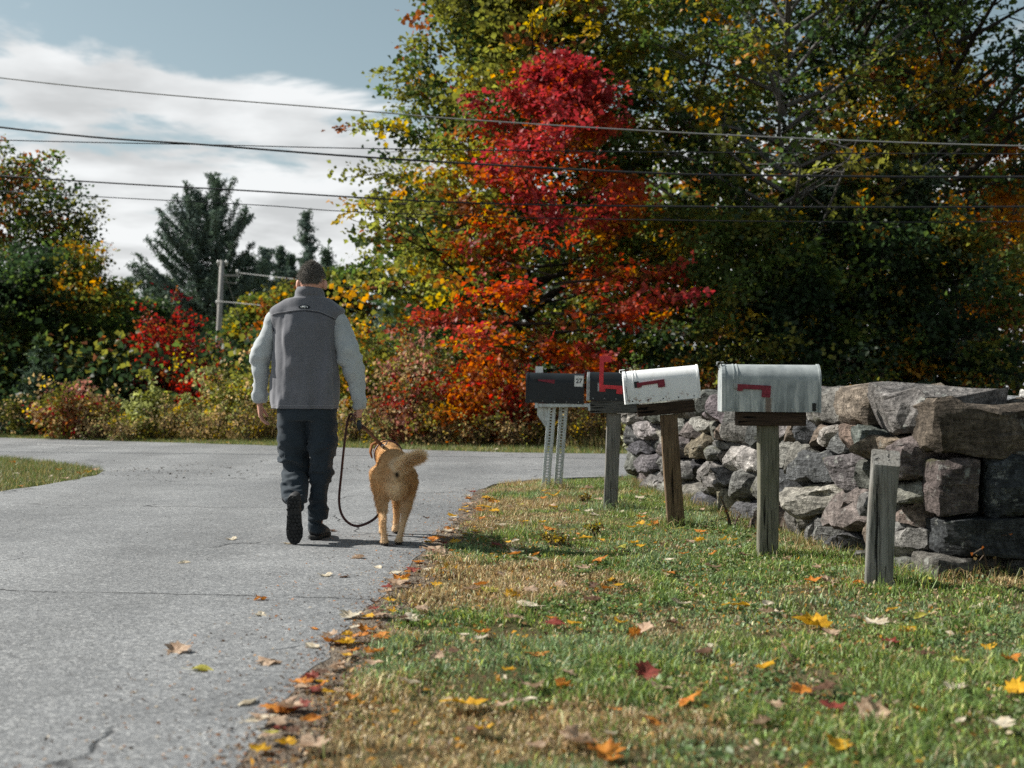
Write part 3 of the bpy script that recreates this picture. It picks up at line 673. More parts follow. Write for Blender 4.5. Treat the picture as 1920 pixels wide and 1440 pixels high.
# roadside shrubs right of the person
shr = [
 ('shrub', 'pinkish brown shrub just right of the walking man', 745, 23.2, 2.25, 1.0, [(PINK, 1.5), (RUST, 1.5), (TAN, 2.2), (OLIVE, 2.2), (CRIM, .2)], 101, 14, 12, .07),
 ('shrub', 'low reddish shrub left of the orange bush', 800, 22.6, 1.5, .75, [(RED, .35), (PINK, 1.0), (RUST, 1.6), (OLIVE, 1.8), (TAN, 1)], 103, 12, 11, .065),
 ('shrub', 'bright orange bush left of the black mailboxes', 885, 22.3, 1.75, .7, [(ORG, 2.4), (GOLD, 2), (RED, .7), (RUST, .8)], 105, 13, 14, .085),
 ('shrub', 'red tinged bush right beside the leftmost black mailbox', 965, 22.0, 1.55, .62, [(ORG, 1.4), (RED, 1.5), (RUST, 1.2), (OLIVE, .6)], 107, 11, 13, .08),
 ('shrub', 'tall leafy yellow green shrub at the right shoulder of the walking man', 668, 24.6, 2.9, .85, [(OLIVE, 2), (YGREEN, 2), (GREEN, 1.4), (YEL, .7), (GOLD, .4)], 109, 13, 14, .085),
 ('shrub', 'dark olive shrub under the green maple crown', 850, 24.8, 2.4, 1.3, [(OLIVE, 1.6), (DGREEN, 2), (YGREEN, 1), (GREEN, 1.4)], 111, 15, 13, .085),
 ('shrub', 'rust brown undergrowth behind the raised red flag', 1120, 22.6, 1.7, .9, [(RUST, 2), (ORG, .9), (OLIVE, 1.4), (GOLD, .5)], 113, 14, 12, .08),
 ('shrub', 'olive and rust undergrowth behind the white mailbox', 1245, 22.4, 1.9, .9, [(RUST, 1), (OLIVE, 1.6), (DGREEN, 2), (GOLD, .4)], 115, 14, 12, .08),
 ('shrub', 'yellow leaved sapling between the white and the metal mailbox', 1345, 17.6, 1.62, .34, [(LIME, 1.5), (YEL, 1.6), (YGREEN, 1.4), (GREEN, 1)], 117, 6, 10, .055),
 ('shrub', 'pale flowering stalks right above the white mailbox door', 1192, 19.8, 1.62, .24, [((0.45, 0.46, 0.33), 2), (LIME, 1), (GREEN, .7)], 119, 6, 9, .045),
 ('shrub', 'dark green shrub behind the stone wall under the hemlock', 1610, 22.5, 1.7, 1.2, [(DGREEN, 2.2), (GREEN, 1.2), (OLIVE, .7)], 121, 14, 11, .08),
 ('shrub', 'gold and olive bush behind the far end of the stone wall', 1560, 20.5, 1.35, .6, [(OLIVE, 1.5), (GOLD, .9), (GREEN, 1)], 123, 9, 11, .06),
]
for (nm, lb, px, d, h, r, pal, sd, ns, kk, sz) in shr: shrub(nm, lb, px, d, h, r, pal, sd, ns, kk, sz, spread=.13 if r > .5 else .06)
GR = [(LIME, .8), (TAN, 2.6), ((0.22, 0.15, 0.075), 1.6), (OLIVE, 1.5), (YGREEN, .7), (YEL, .4)]
for i, (px, d, h, r, lb) in enumerate([
    (985, 21.6, .95, .55, 'pale goldenrod clump left of the leftmost mailbox post'), (1085, 21.4, 1.0, .5, 'goldenrod clump between the two posts of the black mailboxes'),
    (1180, 21.0, .95, .5, 'goldenrod clump left of the far end of the stone wall'), (900, 21.9, .8, .5, 'tan weed clump under the orange bush'),
    (820, 22.2, .85, .55, 'straw coloured weed clump behind the dog'), (720, 22.8, .95, .5, 'weed clump right behind the leash hand'),
    (655, 23.4, 1.1, .45, 'yellowish weed clump right of the trousers'), (1035, 22.2, 1.25, .5, 'taller goldenrod behind the leftmost mailbox post'), (1140, 22.2, 1.1, .5, 'goldenrod clump right behind the post under the raised flag')]):
    shrub('goldenrod_clump', lb, px, d, h, r, GR, 200 + i, 15, 5, .042, .06, 'weed clump', None, None, .8, 8, .6, .25)
# left of the person
shl = [
 ('shrub', 'bush with red, yellow and brown leaves at the left roadside', 148, 26.0, 1.35, .85, [(RUST, 1.2), (TAN, 1.6), (YEL, .5), (CRIM, .35), (OLIVE, 2.2), (PINK, .4)], 131, 15, 11, .075),
 ('shrub', 'pale green sapling right of the dark culvert pipe', 272, 25.2, 1.5, .38, [(LIME, 2), (YGREEN, 1.5), (OLIVE, .8)], 133, 7, 11, .075),
 ('red_shrub', 'bright red shrub left of the utility pole', 322, 30.5, 3.45, 1.15, [((0.28, 0.038, 0.03), 3.0), (CRIM, 1.6), (RUST, 1.2)], 135, 19, 15, .085),
 ('red_shrub', 'smaller dark red shrub at the foot of the utility pole', 385, 29.5, 1.9, .8, [(RED, 1.6), (CRIM, 1.8), (RUST, 1.2)], 137, 12, 13, .08),
 ('shrub', 'olive and yellow shrub left of the walking man', 440, 25.6, 1.75, .85, [(LIME, 1), (OLIVE, 2), (YGREEN, 1.2), (TAN, 1), (YEL, .4)], 139, 14, 12, .075),
 ('shrub', 'small yellow flowering bush in front of the red shrub', 352, 26.2, 1.15, .42, [(YEL, 2), (OLIVE, 1.2), (LIME, .7)], 141, 9, 11, .06),
 ('shrub', 'green bush left of the red shrub', 232, 31.5, 2.6, 1.0, [(OLIVE, 1.8), (GREEN, 1.6), (YEL, .5), (DGREEN, 1.4)], 143, 13, 13, .09),
 ('shrub', 'tan and olive bush left of the red and yellow bush', 62, 27.5, .95, .8, [(OLIVE, 1.6), (TAN, 1), (DGREEN, 1)], 145, 12, 10, .07),
]
for (nm, lb, px, d, h, r, pal, sd, ns, kk, sz) in shl: shrub(nm, lb, px, d, h, r, pal, sd, ns, kk, sz, spread=.14 if r > .5 else .07)
for i, (px, d, h, r, lb) in enumerate([(190, 25.5, .8, .5, 'goldenrod clump left of the culvert pipe'), (310, 25.0, .95, .5, 'goldenrod clump right of the culvert pipe'), (400, 24.6, .9, .5, 'tan weed clump left of the walking man'),
    (470, 24.2, 1.0, .45, 'straw coloured weed clump beside the left hand of the man'), (500, 24.8, 1.3, .5, 'weed clump under the left sleeve of the man'), (235, 25.0, .6, .4, 'low pale weed clump in front of the culvert pipe')]):
    shrub('goldenrod_clump', lb, px, d, h, r, GR, 230 + i, 14, 5, .042, .06, 'weed clump', None, None, .8, 8, .6, .25)
tree('maple_tree', 'tall sparse orange and olive tree at the left edge', 30, 37, 8.3, 2.6, 1.5, [(OLIVE, 2), (RUST, 1.3), (GOLD, .15), (DGREEN, 1.8), (GREEN, 1.2)], 151, .12, 36, 9, 9, .12, 'round', M_BARK_DARK, spread=.22, bare=.1, el=(15, 70))
tree('maple_tree', 'olive tree leaning over the dark thicket on the left', 118, 36, 6.6, 1.9, 1.2, [(OLIVE, 2), (DGREEN, 2), (RUST, .5), (GREEN, 1)], 153, .09, 30, 8, 9, .11, 'vase', M_BARK_DARK, spread=.2, bare=.12, el=(25, 75))
tree('maple_tree', 'broad green and gold thicket tree on the left', 95, 33, 4.7, 2.6, .3, [(DGREEN, 2.4), (GREEN, 2.2), (OLIVE, 1.8), (YGREEN, .3), (GOLD, .15)], 155, .1, 46, 9, 13, .115, 'low', M_BARK_DARK, spread=.22, el=(0, 60))
tree('maple_tree', 'dark green thicket tree at the far left roadside', -20, 31, 4.1, 2.2, .2, [(DGREEN, 3), (GREEN, 1.2), (OLIVE, .7)], 157, .1, 40, 9, 13, .11, 'low', M_BARK_DARK, spread=.22, el=(0, 55))
tree('maple_tree', 'olive and gold tree right of the thicket on the left', 195, 38, 4.4, 1.7, .3, [(OLIVE, 2), (YGREEN, .5), (GREEN, 2), (DGREEN, 1.6), (RUST, .3)], 159, .09, 34, 8, 12, .12, 'low', M_BARK_DARK, spread=.22, el=(5, 60))
tree('bare_tree', 'grey leafless treetop between the thicket and the pines', 178, 47, 6.9, 1.6, 2.0, [((0.12, 0.10, 0.085), 1), (RUST, .4)], 161, .08, 34, 9, 2, .08, 'vase', M_BARK_GREY, spread=.2, bare=.8, el=(35, 80))
conifer('spruce_sapling', 'small green spruce in front of the thicket on the left', 78, 28.2, 2.1, .95, [(PINE, 2), (GREEN, 1.5), ((0.05, 0.09, 0.045), 1)], 163, 12, 6, 7, .12, -5, 40, .04, .02, ratio=.2, spread=.07, flat=.8)
# far trees
conifer('pine_tree', 'big twin topped pine with upswept boughs behind the utility pole', 396, 92, 15.4, 6.0, [(PINE, 2), (PINE_HAZE, 2)], 171, 9, 6, 9, .26, 24, 62, .24, .36, tops=((0.5, 0, 1.0), (-1.6, .5, .95)), shape=.62, spread=.12, wild=.2)
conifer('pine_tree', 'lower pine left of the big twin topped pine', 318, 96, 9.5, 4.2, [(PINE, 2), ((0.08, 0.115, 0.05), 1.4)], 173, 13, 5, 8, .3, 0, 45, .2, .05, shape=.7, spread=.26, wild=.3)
conifer('pine_tree', 'lower pine right of the big twin topped pine', 462, 95, 11.2, 3.6, [(PINE, 2), (PINE_HAZE, 1)], 175, 14, 5, 8, .3, -4, 40, .2, .05, shape=.75, spread=.24, wild=.3)
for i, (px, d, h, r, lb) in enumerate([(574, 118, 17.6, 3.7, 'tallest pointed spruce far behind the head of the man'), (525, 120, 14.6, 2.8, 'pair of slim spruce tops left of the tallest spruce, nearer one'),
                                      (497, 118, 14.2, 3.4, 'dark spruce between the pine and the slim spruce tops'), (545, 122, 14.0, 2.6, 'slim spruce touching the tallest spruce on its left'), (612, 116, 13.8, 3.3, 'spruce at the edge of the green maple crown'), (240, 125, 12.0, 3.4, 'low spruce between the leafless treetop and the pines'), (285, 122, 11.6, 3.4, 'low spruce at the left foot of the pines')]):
    conifer('spruce_tree', lb, px, d, h, r, [(PINE_HAZE, 2), (PINE, 1.4)], 180 + i, 26, 5, 7, .32, -16, 20, .2, .05, shape=.95, spread=.18, wild=.3, ratio=.22)
tree('maple_tree', 'orange tinted tree behind the head of the man', 548, 62, 6.3, 2.6, .5, [(ORG, .6), (RUST, 1.2), (OLIVE, 2), (GREEN, 1.2), (GOLD, .5)], 191, .12, 34, 8, 10, .2, 'low', M_BARK_DARK, spread=.34, el=(5, 60))
tree('maple_tree', 'yellow green tree right of the utility pole', 478, 82, 8.0, 2.6, .5, [(YGREEN, .8), (OLIVE, 2), (GREEN, 2), (YEL, .2)], 193, .12, 32, 8, 10, .2, 'low', M_BARK_DARK, spread=.34, el=(5, 60))
tree('maple_tree', 'dull green tree at the left foot of the green maple crown', 618, 50, 6.3, 2.2, .4, [(GREEN, 2), (DGREEN, 1.6), (OLIVE, 1.2), (RUST, .5)], 195, .12, 32, 8, 10, .17, 'low', M_BARK_DARK, spread=.3, el=(5, 60))
tree('maple_tree', 'dark green tree behind the red shrub', 270, 58, 5.4, 2.6, .3, [(DGREEN, 2), (GREEN, 2), (OLIVE, 1)], 197, .12, 34, 8, 10, .2, 'low', M_BARK_DARK, spread=.34, el=(5, 60))
tree('maple_tree', 'dark green tree between the utility pole and the man', 440, 84, 6.2, 2.8, .3, [(DGREEN, 2.4), (GREEN, 1.4), (RUST, .4)], 199, .12, 34, 8, 10, .2, 'low', M_BARK_DARK, spread=.34, el=(5, 60))

# far masses of wood closing the view
def mass(name, label, n, xr, yr, zr, pal, seed, size, ztop=None):
    rng = np.random.default_rng(seed); Cp = np.stack([rng.uniform(*xr, n), rng.uniform(*yr, n), np.zeros(n)], 1)
    top = zr[1] * (0.62 + .6 * fbm(Cp * .12, 3, seed)); Cp[:, 2] = zr[0] + (top - zr[0]) * rng.random(n) ** .85
    cc = palette(Cp, pal, rng, seed, .25)
    P = np.repeat(Cp, 7, axis=0) + rng.normal(0, size * 1.6, (n * 7, 3))
    V, Fm, C = leaf_arrays(P, size, rng, .6, .46, np.repeat(cc, 7, axis=0) * rng.uniform(.7, 1.3, (n * 7, 1)))
    return tag(link(name, fast_mesh(name, V, Fm, C), M_LEAF), label, 'wood', kind='stuff')
mass('far_wood', 'far dark wood closing the view behind the maples on the right', 5200, (-4, 30), (40, 50), (0, 8.5), [(DGREEN, 3), (GREEN, 1.4), (OLIVE, .7), (RUST, .4)], 301, .30)
mass('far_wood', 'far bluish wood along the horizon on the left', 6500, (-85, 0), (126, 142), (0, 10.5), [(PINE_HAZE, 2), (PINE, 2), (GREEN, 1), (OLIVE, .4)], 303, .60)
mass('undergrowth', 'dark undergrowth behind the roadside shrubs', 5200, (-26, 13), (27, 40), (0, 2.2), [(DGREEN, 2), (OLIVE, 1.4), (RUST, .7), (GREEN, 1)], 305, .16)
# ---------------------------------------------------------------- dry stone wall
WA, WB = np.array([2.19, 6.53]), np.array([1.33, 13.9])
WD = (WB - WA) / np.linalg.norm(WB - WA); WN = np.array([-WD[1], WD[0]]); WN = WN if WN[0] < 0 else -WN    # outward (towards the lane)
WL = float(np.linalg.norm(WB - WA))
def wall_sz(px, py):
    kx = (px - 960) / F_PX; t = (WA[0] - WA[1] * kx) / ((WA[0] - WB[0]) + (WB[1] - WA[1]) * kx)
    d = WA[1] + (WB[1] - WA[1]) * t; return t * WL, CAM_H + (HORIZ - py) / F_PX * d
k = NT('field_stone'); v = k.coord('Object'); a = k.n('ShaderNodeAttribute', attribute_name='col').outputs['Color']
oi = k.n('ShaderNodeObjectInfo'); rv = k.n('ShaderNodeVectorMath', {0: v, 1: k.n('ShaderNodeVectorMath', {0: (37.0, 17.0, 53.0), 'Scale': oi.outputs['Random']}, operation='SCALE').outputs[0]}, operation='ADD').outputs[0]
n1 = k.noise(rv, 9, 6, 0.65, 0.4); n2 = k.noise(rv, 45, 5, 0.7); st = k.noise(k.n('ShaderNodeMapping', {'Vector': rv, 'Scale': (1.5, 1.5, 9), 'Rotation': (0.3, 0.5, 0)}).outputs[0], 5, 5, 0.6, 0.8)
c = k.mix(1.0, a, k.ramp(n1, [(0.3, 0.30), (0.5, 0.95), (0.7, 1.9)]), 'MULTIPLY')
c = k.mix(1.0, c, k.ramp(st, [(0.3, 0.62), (0.65, 1.25)]), 'MULTIPLY')
c = k.mix(1.0, c, k.ramp(n2, [(0.3, 0.42), (0.7, 1.6)]), 'MULTIPLY')
lich = k.math('MULTIPLY', k.ramp(k.noise(rv, 16, 5, 0.75), [(0.56, 0.0), (0.64, 1.0)]), k.ramp(k.noise(rv, 3, 3), [(0.45, 0.0), (0.6, 0.75)]))
c = k.mix(lich, c, (0.30, 0.31, 0.285))
moss = k.math('MULTIPLY', k.ramp(k.noise(rv, 7, 4), [(0.6, 0.0), (0.72, 0.7)]), k.ramp(oi.outputs['Random'], [(0.5, 0.0), (0.6, 1.0)]))
c = k.mix(moss, c, (0.07, 0.075, 0.03))
b = k.bump(n1, 0.9, 0.05); b = k.bump(st, 0.7, 0.03, b); b = k.bump(n2, 0.6, 0.012, b)
M_STONE = k.out(c, 0.9, b, 0.15)

wall = empty('stone_wall', (WA[0], WA[1], 0), 0, 'dry stone wall of rough grey fieldstones behind the mailboxes', 'wall')
W0 = np.array([WA[0], WA[1], 0.0])
def clip(poly, n, c):
    out = []
    for i in range(len(poly)):
        p, q = poly[i], poly[(i + 1) % len(poly)]; a, b = np.dot(n, p) - c, np.dot(n, q) - c
        if a <= 0: out.append(p)
        if (a < 0 < b) or (b < 0 < a): out.append(p + (q - p) * a / (a - b))
    return out
GRY, LGT, DRK, BRN, RDB, WHT, GRN, PNK, TANS = (.125, .122, .115), (.20, .195, .18), (.07, .071, .073), (.14, .112, .088), (.120, .102, .094), (.34, .335, .32), (.08, .09, .08), (.135, .122, .114), (.165, .145, .118)
# (px, py, radius px, colour, cap?)
SEEDS = [
 (1222,806,15,LGT,0),(1196,815,14,DRK,0),(1219,836,13,DRK,0),(1197,868,17,GRY,0),(1226,868,17,GRY,0),(1211,899,13,PNK,0),(1240,902,12,LGT,0),(1244,835,14,GRY,0),
 (1205,772,18,LGT,1),(1245,770,20,GRY,1),(1287,762,17,LGT,1),(1327,766,19,GRN,1),(1360,772,18,PNK,1),(1398,765,20,GRY,1),(1440,765,22,DRK,1),(1490,765,22,GRY,1),
 (1284,800,12,LGT,0),(1304,807,14,RDB,0),(1322,799,11,LGT,0),(1344,808,15,PNK,0),(1367,814,13,BRN,0),(1403,812,20,GRY,0),(1272,826,12,LGT,0),(1291,838,17,GRY,0),
 (1322,840,20,BRN,0),(1349,850,11,LGT,0),(1362,834,10,LGT,0),(1398,853,25,WHT,0),(1369,855,10,PNK,0),(1284,880,18,GRY,0),(1311,878,16,DRK,0),(1346,893,27,GRY,0),(1262,875,14,GRY,0),
 (1298,926,19,GRY,0),(1265,915,15,LGT,0),(1398,914,23,GRY,0),(1370,938,14,BRN,0),(1440,815,17,DRK,0),(1440,858,20,GRY,0),(1440,915,22,GRY,0),(1420,955,18,DRK,0),(1340,944,14,DRK,0),
 (1470,803,12,LGT,0),(1490,812,14,BRN,0),(1472,846,16,LGT,0),(1500,852,22,GRY,0),(1513,818,12,DRK,0),(1536,822,15,BRN,0),(1546,872,28,DRK,0),(1480,918,22,DRK,0),(1549,936,33,LGT,0),(1508,965,18,GRY,0),(1470,965,16,BRN,0),
 (1552,768,28,GRY,1),(1603,766,27,TANS,1),(1660,776,36,GRY,1),(1562,824,12,LGT,0),(1583,832,10,GRY,0),(1605,826,17,BRN,0),(1632,824,12,GRN,0),(1658,838,15,BRN,0),(1600,880,26,GRY,0),(1645,885,20,GRY,0),
 (1600,955,34,RDB,0),(1555,995,18,GRY,0),(1703,868,24,PNK,0),(1698,925,17,LGT,0),(1706,962,13,TANS,0),(1697,1018,21,LGT,0),(1655,940,24,GRY,0),(1655,1000,24,BRN,0),(1600,1018,18,DRK,0),(1715,1062,17,GRY,0),(1650,1055,17,GRY,0),(1690,985,9,LGT,0),
]
TOPX = [1180, 1240, 1316, 1345, 1400, 1530, 1545, 1562, 1585, 1605, 1640, 1700, 1716]
TOPY = [745, 741, 736, 734, 736, 728, 727, 734, 727, 723, 724, 726, 740]
BOTX = [1180, 1320, 1500, 1620, 1730]; BOTY = [912, 958, 1012, 1062, 1108]
S = np.array([[s[0], s[1], s[2]] for s in SEEDS], float)
def chip(X, rs, n, bias=(0, 0, 0), lo=.87, hi=.97):
    """knock flat faces off a lump"""
    for _ in range(n):
        v = rs.normal(0, 1, 3) + np.asarray(bias); v /= np.linalg.norm(v); t = X @ v; d = t.min() + (t.max() - t.min()) * rs.uniform(lo, hi)
        X = X - np.outer(np.maximum(0, t - d) * .92, v)
    return X
def stone_mesh(poly, zdepth, bulge, col, seed, n=26):
    """polygon in wall coordinates (s, z) -> closed rough stone with its face outwards"""
    rs = np.random.default_rng(seed); P = np.array(poly)
    for _ in range(1):      # round the corners
        Q = []
        for i in range(len(P)):
            a, b = P[i], P[(i + 1) % len(P)]; Q += [a * .88 + b * .12, a * .12 + b * .88]
        P = np.array(Q)
    d = np.r_[0, np.cumsum(np.linalg.norm(np.roll(P, -1, 0) - P, axis=1))]; PP = np.vstack([P, P[:1]])
    tt = np.linspace(0, d[-1], n, endpoint=False); P = np.stack([np.interp(tt, d, PP[:, 0]), np.interp(tt, d, PP[:, 1])], 1)
    c = P.mean(0); size = np.sqrt(np.abs(np.sum(P[:, 0] * np.roll(P[:, 1], -1) - P[:, 1] * np.roll(P[:, 0], -1))) / 2)
    tilt = rs.normal(0, .28, 2) + np.array([0.10, 0.0])
    rings = [(1.0, -zdepth), (1.0, -zdepth * .4), (1.0, -.02), (.965, .35 * bulge), (.88, .75 * bulge), (.72, .95 * bulge), (.5, 1.0 * bulge), (.25, 1.02 * bulge)]
    V = []
    for (sc, dep) in rings:
        q = c + (P - c) * sc
        off = dep + (np.clip((q - c) @ tilt, -.13, .13) if dep > 0 else 0)
        V.append(np.c_[q, np.broadcast_to(off, n)])
    V = np.vstack(V + [np.array([[c[0], c[1], -zdepth], [c[0], c[1], 1.03 * bulge]])])
    X = W0 * 0 + np.outer(V[:, 0], [WD[0], WD[1], 0]) + np.outer(V[:, 1], [0, 0, 1]) + np.outer(V[:, 2], [WN[0], WN[1], 0])
    dn = np.stack([fbm(X * 7 + seed, 3, seed), fbm(X * 7 + 31 + seed, 3, seed + 1), fbm(X * 7 + 77 + seed, 3, seed + 2)], 1) - .5
    dn2 = np.stack([vnoise(X * 26 + seed, seed), vnoise(X * 26 + 31, seed + 1), vnoise(X * 26 + 77, seed + 2)], 1) - .5
    X = X + dn * .12 * np.clip(size / .3, .4, 1.3) + dn2 * .016
    X = chip(X, rs, 7, (WN[0] * 1.2, WN[1] * 1.2 - .6, .2)) + dn2 * .012
    F_ = [(r * n + j, r * n + (j + 1) % n, (r + 1) * n + (j + 1) % n, (r + 1) * n + j) for r in range(len(rings) - 1) for j in range(n)]
    F_ += [(len(rings) * n, (j + 1) % n, j) for j in range(n)] + [(len(rings) * n + 1, (len(rings) - 1) * n + j, (len(rings) - 1) * n + (j + 1) % n) for j in range(n)]
    o = X.mean(0)
    me = bpy.data.meshes.new('stone'); me.from_pydata([tuple(p) for p in X - o], [], F_)
    bm = bmesh.new(); bm.from_mesh(me); bmesh.ops.recalc_face_normals(bm, faces=bm.faces); bm.to_mesh(me); bm.free()
    set_col(me, col); return me, o
def add_stone(me, loc, sharp=35):
    for p in me.polygons: p.use_smooth = True
    me.update()
    try: me.set_sharp_from_angle(angle=R(26))
    except Exception: pass
    ob = link('stone', me, M_STONE, wall); ob.location = tuple(float(q) for q in loc); return ob
rs = np.random.default_rng(9)
for i, (px, py, r, col, cap) in enumerate(SEEDS):
    top = np.interp(px, TOPX, TOPY) if cap else 700
    poly = [np.array(p, float) for p in [(1186, 722), (1728, 722), (1728, 1120), (1186, 1120)]]
    for j in range(len(SEEDS)):
        if j == i: continue
        nv = S[j, :2] - S[i, :2]; cst = (np.dot(S[j, :2], S[j, :2]) - np.dot(S[i, :2], S[i, :2]) - S[j, 2] ** 2 + S[i, 2] ** 2) / 2
        poly = clip(poly, nv, cst)
        if len(poly) < 3: break
    if len(poly) < 3: continue
    poly = clip(poly, np.array([0, -1.0]), -top)
    # keep to the base line of the wall
    sl = (1112 - 912) / (1728 - 1186); poly = clip(poly, np.array([-sl, 1.0]), 914 - sl * 1186)
    if len(poly) < 3: continue
    pc = np.mean(poly, 0); gap = 1.0
    poly = [pc + (p - pc) * max(.6, 1 - gap / max(8, np.linalg.norm(p - pc))) for p in poly]
    sz = [wall_sz(*p) for p in poly]
    cvar = np.array(col) * rs.uniform(.8, 1.2) * (1 + rs.normal(0, .03, 3))
    me, o = stone_mesh(sz, .5 if cap else .28, rs.uniform(.06, .14) + (.03 if cap else 0), cvar, 1000 + i)
    add_stone(me, o)
# rubble heart of the wall, just behind the faces
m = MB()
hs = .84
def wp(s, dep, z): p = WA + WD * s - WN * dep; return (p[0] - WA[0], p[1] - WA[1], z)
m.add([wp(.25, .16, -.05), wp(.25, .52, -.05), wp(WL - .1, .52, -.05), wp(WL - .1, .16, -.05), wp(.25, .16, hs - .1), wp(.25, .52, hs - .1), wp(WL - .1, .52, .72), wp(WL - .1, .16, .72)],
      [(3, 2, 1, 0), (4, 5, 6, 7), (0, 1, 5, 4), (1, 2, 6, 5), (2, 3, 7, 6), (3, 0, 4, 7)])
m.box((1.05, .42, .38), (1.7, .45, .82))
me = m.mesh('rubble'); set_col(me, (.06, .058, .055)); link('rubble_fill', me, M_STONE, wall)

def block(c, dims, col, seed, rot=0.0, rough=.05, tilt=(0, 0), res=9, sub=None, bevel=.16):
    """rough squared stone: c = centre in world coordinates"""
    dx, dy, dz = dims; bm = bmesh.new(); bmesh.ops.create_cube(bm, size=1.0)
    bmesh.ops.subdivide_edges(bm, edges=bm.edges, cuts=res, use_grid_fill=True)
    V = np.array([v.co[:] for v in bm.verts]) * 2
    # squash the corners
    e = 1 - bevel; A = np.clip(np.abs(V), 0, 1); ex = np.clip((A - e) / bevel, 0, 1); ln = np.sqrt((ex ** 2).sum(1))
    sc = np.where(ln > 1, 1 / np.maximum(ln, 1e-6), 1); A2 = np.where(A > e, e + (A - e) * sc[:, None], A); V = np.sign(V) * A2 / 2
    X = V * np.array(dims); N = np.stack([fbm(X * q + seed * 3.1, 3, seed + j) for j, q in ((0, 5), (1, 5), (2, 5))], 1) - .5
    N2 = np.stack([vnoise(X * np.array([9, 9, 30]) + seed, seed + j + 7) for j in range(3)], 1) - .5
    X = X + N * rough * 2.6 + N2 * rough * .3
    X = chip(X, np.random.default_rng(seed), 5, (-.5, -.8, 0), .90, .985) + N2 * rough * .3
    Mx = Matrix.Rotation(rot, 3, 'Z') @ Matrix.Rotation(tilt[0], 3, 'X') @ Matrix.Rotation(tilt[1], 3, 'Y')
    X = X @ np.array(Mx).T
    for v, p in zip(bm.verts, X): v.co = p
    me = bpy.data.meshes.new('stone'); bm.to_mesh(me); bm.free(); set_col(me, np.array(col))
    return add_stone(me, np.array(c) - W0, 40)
ang = math.atan2(WD[1], WD[0]) - math.pi / 2       # wall direction relative to +Y
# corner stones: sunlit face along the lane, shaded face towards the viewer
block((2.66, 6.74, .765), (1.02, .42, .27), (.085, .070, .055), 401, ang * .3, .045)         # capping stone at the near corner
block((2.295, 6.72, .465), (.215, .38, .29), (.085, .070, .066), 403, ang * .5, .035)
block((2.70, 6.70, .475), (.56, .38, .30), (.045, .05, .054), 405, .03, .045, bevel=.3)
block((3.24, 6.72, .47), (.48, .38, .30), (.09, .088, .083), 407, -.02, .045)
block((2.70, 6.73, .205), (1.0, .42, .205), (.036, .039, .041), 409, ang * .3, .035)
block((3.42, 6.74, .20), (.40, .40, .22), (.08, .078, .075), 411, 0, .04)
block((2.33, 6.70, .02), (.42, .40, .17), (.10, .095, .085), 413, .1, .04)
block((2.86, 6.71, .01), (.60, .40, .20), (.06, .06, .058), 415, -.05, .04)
block((3.40, 6.71, .02), (.46, .40, .2), (.07, .07, .068), 417, 0, .04)
block((3.44, 6.76, .75), (.5, .42, .24), (.1, .095, .09), 419, .05, .045)
block((2.62, 6.60, .615), (.14, .10, .06), (.19, .18, .165), 421, .4, .02, res=4)
block((2.74, 6.60, .605), (.10, .10, .055), (.15, .15, .15), 423, 0, .02, res=4)
block((2.62, 7.25, .885), (.62, .50, .075), (.19, .195, .20), 425, ang, .018, (0.03, 0.0))     # long flat slab on top
block((2.52, 8.0, .86), (.5, .75, .16), (.16, .145, .125), 427, ang, .05, (0, .05))
block((2.95, 7.6, .80), (.5, .7, .2), (.12, .115, .11), 429, ang, .05)
block((2.74, 6.78, .925), (.07, .05, .05), (.42, .41, .39), 431, .5, .02, (0.2, .3), res=3)
# ---------------------------------------------------------------- mailboxes and posts
M_WOOD_GREY = m_wood('weathered_wood_grey', (0.060, 0.060, 0.056), (0.19, 0.188, 0.175), (0.17, 0.155, 0.13))
M_WOOD_BROWN = m_wood('weathered_wood_brown', (0.050, 0.036, 0.025), (0.165, 0.118, 0.075), (0.12, 0.078, 0.045))
M_WOOD_MOSS = m_wood('weathered_wood_mossy', (0.050, 0.050, 0.040), (0.165, 0.158, 0.125), (0.11, 0.11, 0.07))
M_WOOD_DARK = m_wood('dark_wood', (0.014, 0.010, 0.008), (0.05, 0.033, 0.023), (0.03, 0.021, 0.015), True)
M_WOOD_GREYH = m_wood('weathered_board_grey', (0.032, 0.032, 0.03), (0.095, 0.093, 0.086), (0.08, 0.077, 0.065), True)
M_RED = m_plain('red_flag', (0.58, 0.03, 0.04), 0.45, 0.4, nz=.2); M_RED_DULL = m_plain('faded_red_flag', (0.19, 0.022, 0.036), 0.6, 0.3, nz=.25)
M_BLK = m_plain('black_enamel', (0.007, 0.010, 0.012), 0.42, 0.4, nz=.5, scale=6); M_STEEL = m_plain('dull_steel', (0.30, 0.31, 0.31), 0.5, 0.5, .7, .3, 40)
M_INK = m_plain('ink', (0.015, 0.015, 0.018), .6); M_PAPER = m_plain('paper_label', (0.72, 0.72, 0.70), .7, .2, nz=.05)
M_BOLT = m_plain('bolt', (0.02, 0.02, 0.02), .6); M_BOLT_L = m_plain('bright_bolt', (0.45, 0.46, 0.45), .4, .5, .8)
k = NT('galvanised'); v = k.coord('Object'); n = k.noise(v, 28, 5, .6); n2 = k.noise(k.coord('Object', (1, 1, .2)), 22, 4)
M_GALV = k.out(k.mix(k.ramp(n2, [(.55, 0.), (.75, .5)]), k.ramp(n, [(.3, (.42, .46, .46)), (.7, (.62, .66, .66))]), (.20, .16, .12)), .55, k.bump(n, .1, .002), .5, .35)
k = NT('white_enamel'); v = k.coord('Object'); n = k.noise(v, 12, 5, .65); st = k.noise(k.coord('Object', (1, 1, .15)), 30, 4, .6)
z = k.n('ShaderNodeSeparateXYZ', {'Vector': v}).outputs[2]
